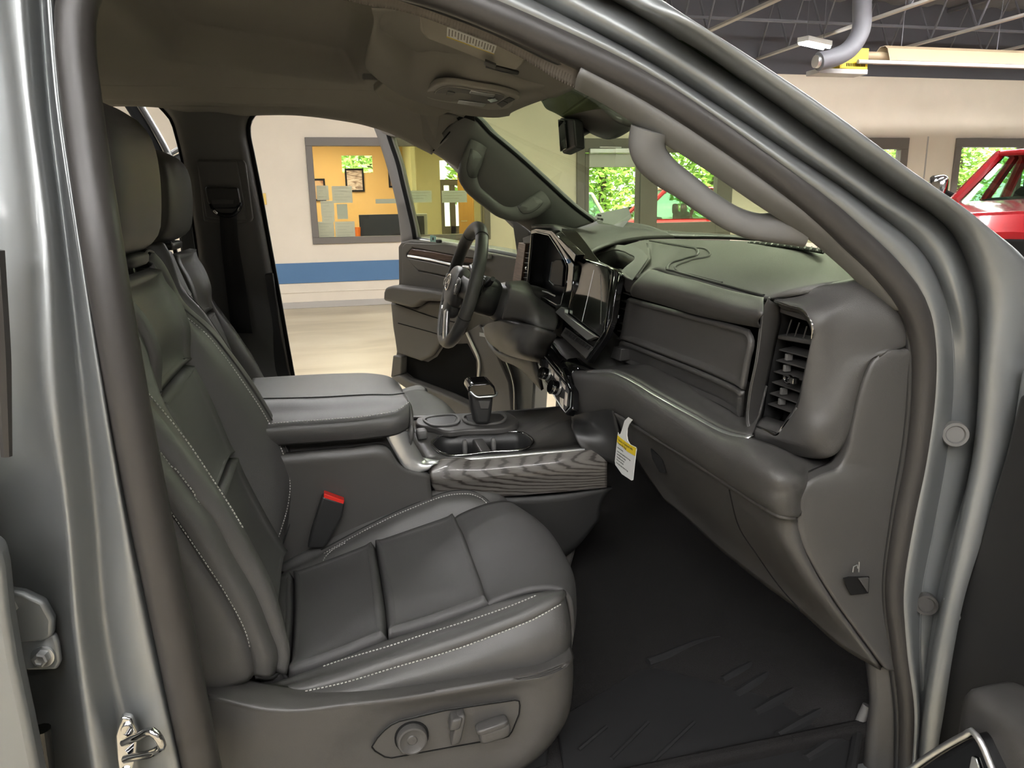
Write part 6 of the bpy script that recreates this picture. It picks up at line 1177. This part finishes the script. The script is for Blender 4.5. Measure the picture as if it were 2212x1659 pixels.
# far rear door: window frame bar seen behind the headrests
fr2 = part('rear_door', (-.9, 1.75, .5), 'far rear door with its dark window frame')
for (q, r_, mm) in ((((270, 210), (320, 290), (352, 350), (420, 470)), .019, 'vdark'), (((292, 212), (345, 300), (372, 352), (430, 460)), .009, 'seal')): tube('window_frame', Y(2.2, *q), r_, M[mm], fr2, n=20, sides=8)
tube('frame_trim', Y(2.18, (300, 210), (352, 300), (377, 348), (420, 430)), .0035, M['satin'], fr2, n=20, sides=6); tube('belt_trim', Y(2.19, (362, 336), (395, 316), (420, 302)), .009, M['satin'], fr2, n=10, sides=8)
prism('door_shell', Y(2.2, (366, 340), (430, 310), (560, 640), (560, 800), (420, 800)), (-.0, .06, 0), M['dark'], fr2, .01)

# ---------------- open driver door
DH = Vector((.97, 1.80, 0)); DD = Vector((-.565, .825, 0)).normalized(); DN = Vector((-DD.y, DD.x, 0)); DN = DN if DN.y < 0 else -DN
def dp(a, b, o=0.0): return onp(a, b, DH+DN*o, DN)
def DP(o, *q): return [dp(a, b, o) for a, b in q]
dd = part('front_door', (.65, 2.25, .5), 'open driver door with grey trim, wood strip and map pocket')
prism('door_shell', DP(-.0, (868, 520), (900, 512), (1066, 538), (1150, 556), (1160, 740), (1150, 905), (1000, 915), (862, 830)), -DN*.10, M['paint'], dd, .01)
prism('door_trim', DP(.0, (870, 532), (877, 522), (898, 517), (976, 524), (1062, 545), (1140, 560), (1140, 640), (1116, 700), (1090, 745), (1114, 820), (1120, 900), (1000, 905), (858, 815), (866, 757), (860, 712), (854, 640), (871, 612)), DN*.03, M['doortrim_lit'], dd, .008, 3)
prism('trim_panel', DP(.03, (873, 532), (880, 524), (980, 528), (1062, 549), (1064, 560), (1040, 560), (980, 550), (894, 534), (882, 547), (882, 553), (908, 585), (965, 597), (1020, 604), (1060, 640), (990, 645), (952, 628), (873, 617)), DN*.012, M['doortrim_lit'], dd, .004)
prism('wood_strip', DP(.035, (884, 547), (893, 537), (936, 543), (982, 552), (1030, 560), (1034, 568), (976, 566), (888, 551)), DN*.010, M['brownwood'], dd, .003)
tube('chrome_strip', DP(.048, (882, 553), (930, 561), (975, 571), (1032, 580)), .006, M['satin'], dd, n=16, sides=8)
prism('bottle_pad', DP(.03, (884, 556), (930, 564), (976, 574), (1030, 584), (1030, 602), (964, 595), (908, 583)), DN*.018, M['doortrim_lit'], dd, .006)
prism('armrest', DP(.03, (854, 628), (858, 618), (872, 614), (955, 624), (1000, 632), (1000, 648), (935, 647), (921, 660), (912, 661), (853, 646)), DN*.075, M['doortrim_lit'], dd, .014, 4)
prism('door_bulge', DP(.03, (854, 650), (912, 664), (935, 650), (1000, 652), (1010, 720), (960, 742), (941, 768), (920, 778), (868, 760), (859, 705)), DN*.035, M['doortrim_lit'], dd, .014, 4)
for q in (((855, 656), (940, 686), (1000, 700)), ((860, 698), (936, 719), (990, 735))): tube('panel_joint', DP(.0665, *q), .002, M['vdark'], dd, n=14, sides=6)
prism('map_pocket', DP(.031, (880, 770), (925, 782), (945, 770), (962, 744), (1010, 742), (1028, 777), (1030, 850), (1024, 868), (985, 850), (895, 816), (879, 804)), DN*.002, M['vdark'], dd, .001)  # flat black sheet, the pocket's inner shade put into its colour
prism('pocket_wall', DP(.03, (858, 812), (880, 806), (896, 817), (985, 851), (1030, 872), (1042, 905), (1000, 908)), DN*.05, M['doortrim_lit'], dd, .010, 3); prism('pocket_wall', DP(.03, (862, 765), (881, 768), (879, 806), (857, 812)), DN*.04, M['doortrim_lit'], dd, .006)
tube('satin_strip', DP(.05, (1008, 718), (1020, 745), (1034, 777), (1031, 830), (1030, 860)), .008, M['satin'], dd, n=24, sides=8, flat=.5)
prism('trim_panel', DP(.03, (1014, 715), (1040, 700), (1064, 735), (1104, 825), (1110, 900), (1038, 905), (1036, 778)), DN*.014, M['doortrim_lit'], dd, .005)
tube('edge_line', DP(.046, (1066, 738), (1090, 775), (1108, 826), (1111, 890)), .003, M['satin'], dd, n=20, sides=6)
prism('door_label', DP(.046, (1036, 718), (1053, 721), (1052, 729), (1036, 726)), DN*.001, M['white'], dd, 0)
rbox('door_lever', dp(1030, 572, .05), DD*.03, (0, 0, .008), DN*.008, M['chrome'], dd, n=14, k=8)
prism('mirror_sail', DP(.02, (1112, 470), (1150, 500), (1150, 560), (1124, 555)), DN*.02, M['plast'], dd, .004)
fo = DP(.0, (802, 258), (815, 290), (830, 335), (846, 390), (858, 440), (866, 500), (870, 545)); fi = DP(.0, (838, 284), (847, 312), (860, 350), (872, 400), (884, 450), (897, 512), (900, 545))
loft('window_frame', [[p-DN*.03 for p in fo], fo, [a.lerp(b, .4)+DN*.015 for a, b in zip(fo, fi)], fi, [p-DN*.03 for p in fi]], M['doortrim_lit'], dd, n=30, across=3, lina=False, thick=.004, ang=0, flip=True)
tube('glass_run', [p+DN*.004 for p in fi], .010, M['vdark'], dd, n=30, sides=8)
top_f = DP(.0, (806, 262), (838, 284), (885, 290), (940, 318), (1000, 372), (1060, 430), (1120, 490)); tube('window_frame', top_f, .02, M['doortrim_lit'], dd, n=24, sides=8)
prism('door_glass', DP(-.01, (838, 286), (885, 294), (940, 322), (1000, 376), (1060, 434), (1118, 492), (1124, 556), (980, 530), (899, 520), (885, 450), (868, 385)), -DN*.004, M['sideglass'], dd, 0)
# far side hinge pillar, dark gap ahead of the door
hpz = part('hinge_pillar', (.95, 1.68, .6), 'dark far hinge pillar and footwell side')
prism('pillar_trim', [(.80, 1.60, .6), (1.2, 1.60, .6), (1.2, 1.60, 1.40), (.92, 1.60, 1.45), (.84, 1.60, 1.1)], (0, .10, 0), M['plast'], hpz, .01)
prism('dash_end', [(.66, 1.58, 1.10), (1.1, 1.58, 1.05), (1.1, 1.58, 1.44), (.70, 1.58, 1.40)], (0, .03, 0), M['plast'], hpz, .01)
# ------------------------------------------------------------------ steering wheel
be = radians(18); WC = Vector((.391, 1.28, 1.314)); WU = Vector((sin(be), 0, cos(be))); WS = Vector((0, -1, 0)); WN = Vector((-cos(be), 0, sin(be)))
def wp(s, u, n=0): return WC + WS*s + WU*u + WN*n
sw_ = part('steering_wheel', WC, 'black leather steering wheel with satin lower spoke')
rim = [wp(.181*cos(t), .181*sin(t)*(1.0 if sin(t) > -.6 else .985)) for t in [2*pi*i/64 for i in range(64)]]
tube('rim', rim, .0195, M['leather'], sw_, sides=16, closed=True, flat=.92)
for t in (radians(58), radians(122), radians(205), radians(335)):
    c_ = wp(.181*cos(t), .181*sin(t)); tdir = (WS*-sin(t)+WU*cos(t)); disc('rim_seam', c_-tdir*.0008, tdir, .0201, .0016, M['dark'], sw_, [(.9, 0), (1, 0), (1, 1), (.9, 1)], 20)
rbox('hub', wp(0, -.008, .012), WS*.082, WU*.064, WN*.028, M['plast'], sw_, p=3.0, n=28, k=16)
rbox('hub_chin', wp(0, -.06, .012), WS*.05, WU*.045, WN*.024, M['plast'], sw_, p=3.0, n=24, k=12)
for s in (-1, 1):
    loft('spoke', [[wp(s*.06, .035, .02), wp(s*.12, .03, .012), wp(s*.176, .03, .0)], [wp(s*.06, .0, .032), wp(s*.12, .0, .024), wp(s*.176, .0, .012)], [wp(s*.06, -.035, .02), wp(s*.12, -.03, .012), wp(s*.176, -.03, .0)]], M['leather'], sw_, n=14, across=5, lina=False, thick=.018, ang=0, flip=s > 0, off=1)
    prism('switch_pad', [wp(s*q, u, .026) for q, u in ((.075, .025), (.115, .022), (.128, .010), (.128, -.012), (.115, -.024), (.075, -.028))], WN*.006, M['dark'], sw_, .003)
    for (q, u) in ((.10, .012), (.10, -.012)): rbox('switch', wp(s*q, u, .033), WS*.014, WU*.008, WN*.003, M['plast2'], sw_, n=14, k=8)
    rbox('switch_dial', wp(s*.10, 0, .034), WS*.007, WU*.005, WN*.004, M['chrome'], sw_, n=12, k=8)
    loft('rim_spoke', [[wp(s*.045, -.075, .022), wp(s*.055, -.12, .014), wp(s*.062, -.165, .004)], [wp(s*.022, -.085, .024), wp(s*.030, -.125, .017), wp(s*.036, -.170, .006)]], M['satin'], sw_, n=12, across=3, thick=.012, flip=s < 0)
    prism('shift_paddle', [wp(s*q, u, -.03) for q, u in ((.09, .03), (.13, .045), (.142, .04), (.138, .0), (.12, -.02), (.09, -.02))], -WN*.006, M['dark'], sw_, .003)
    obox('paddle_switch', wp(s*.135, -.005, -.016), WS*.012, WU*.028, WN*.008, M['plast'], sw_, .003)
# emblem: chrome outlined badge with three letters
em = [wp(-.031, .012, .041), wp(-.022, .020, .041), wp(.022, .020, .041), wp(.031, .012, .041), wp(.031, -.010, .041), wp(.022, -.020, .041), wp(-.022, -.020, .041), wp(-.031, -.010, .041)]
ec = sum(em, Vector())/8; ring_prism('badge_rim', em, [p+(ec-p)*.16 for p in em], WN*.003, M['chrome'], sw_, n=40, bev=.0008)
text('badge_letters', 'GMC', wp(0, 0, .0415), -WS, WU, .022, M['chrome'], sw_, depth=.0012)
rbox('column_collar', wp(0, -.01, -.075), WS*.075, WU*.06, WN*.045, M['dark'], sw_, p=3.5)
tube('column_stalk', [wp(.05, .02, -.06), wp(.11, .035, -.055), wp(.16, .05, -.05)], [.008, .010, .007], M['dark'], sw_, n=10, sides=10); tube('column_stalk', [wp(-.05, .02, -.06), wp(-.12, .04, -.055), wp(-.19, .06, -.05)], [.008, .010, .007], M['dark'], sw_, n=10, sides=10)

# ------------------------------------------------------------------ loose things
# hanging card on the lower glove door
hg = empty('hang_tag', at(1350, 970, x=.60), None, 'white hanging tag with a yellow band on the glove box', 'tag')
TX = .612
def tg(a, b, o=0): return at(a, b, x=TX-o)
card = [tg(a, b) for a, b in ((1357, 901), (1366, 907), (1359, 916), (1355, 926), (1354, 941), (1356, 952), (1361, 960), (1373, 966), (1375, 969), (1372, 990), (1367, 1037), (1364, 1038), (1343, 1024), (1329, 1004), (1328, 996), (1334, 940), (1335, 934), (1337, 939), (1340, 937), (1344, 926), (1349, 909))]
prism('card', card, (.0012, 0, 0), M['white'], hg, 0)
prism('yellow_band', [tg(a, b, .0006) for a, b in ((1334.2, 940), (1342, 947), (1354, 956), (1361, 960.5), (1374, 967.5), (1372, 985), (1356, 976), (1333, 955))], (-.0004, 0, 0), M['yellow'], hg, 0)
e1 = (tg(1373, 985)-tg(1333, 957)).normalized(); e2 = (tg(1335, 940)-tg(1330, 990)).normalized()
for s_, a, b, z_ in (('Vehicle is Equipped with', 1334, 949.5, .0085), ('Front Air Bags', 1333.5, 956.5, .0085), ('Read before driving', 1332.6, 966, .0042), ('See the owner manual about the air bags', 1332.2, 974, .0046), ('Read all labels in the vehicle', 1331.6, 980, .0046), ('Seat children in the rear', 1331.2, 986, .0046), ('Wear your safety belt', 1330.8, 992, .0046), ('More information about air bags', 1330.4, 999, .0052)):
    text('print', s_, tg(a+1, b, .0011), e1, e2, z_, M['ink'], hg, 'LEFT', .0001)
# sheet stuck inside the windscreen, key fob tag on the door sill
pw = empty('paper_sheet', at(1330, 460, x=1.05), None, 'grey white sheet with a small black mark lying on the windscreen base', 'paper')
wq = [at(1262, 478, x=1.04), at(1358, 492, x=1.04), at(1364, 450, x=1.06), at(1355, 410, x=1.08), at(1350, 440, x=1.07), at(1262, 470, x=1.05)]
prism('sheet', [at(1275, 480, x=1.0), at(1346, 491, x=1.0), at(1364, 470, x=1.02), at(1356, 448, x=1.03), at(1290, 462, x=1.02)], (.001, 0, .001), mat('grey_paper', (.55, .56, .55), .8), pw, 0)
for i, q in enumerate(((1291, 463, 1299, 468), (1290, 470, 1296, 475), (1297, 471, 1303, 477), (1290, 478, 1302, 480))): prism('mark', [at(q[0], q[1], x=.999), at(q[2], q[1]+1, x=.999), at(q[2], q[3], x=.999), at(q[0], q[3]-1, x=.999)], (-.0005, 0, 0), M['ink'], pw, 0)
kt = empty('key_tag', dp(935, 515, .04), None, 'pale green key tag on the driver door sill', 'tag')
prism('tag', DP(.05, (930, 508), (942, 510), (943, 523), (930, 522)), DN*.003, mat('mint_plastic', (.35, .62, .55), .5), kt, .001); rbox('key_fob', dp(948, 521, .05), DD*.016, (0, 0, .008), DN*.008, M['dark'], kt, n=14, k=8)
prism('print', DP(.0535, (934, 513), (937, 513), (937, 519), (934, 519)), DN*.0003, M['ink'], kt, 0)
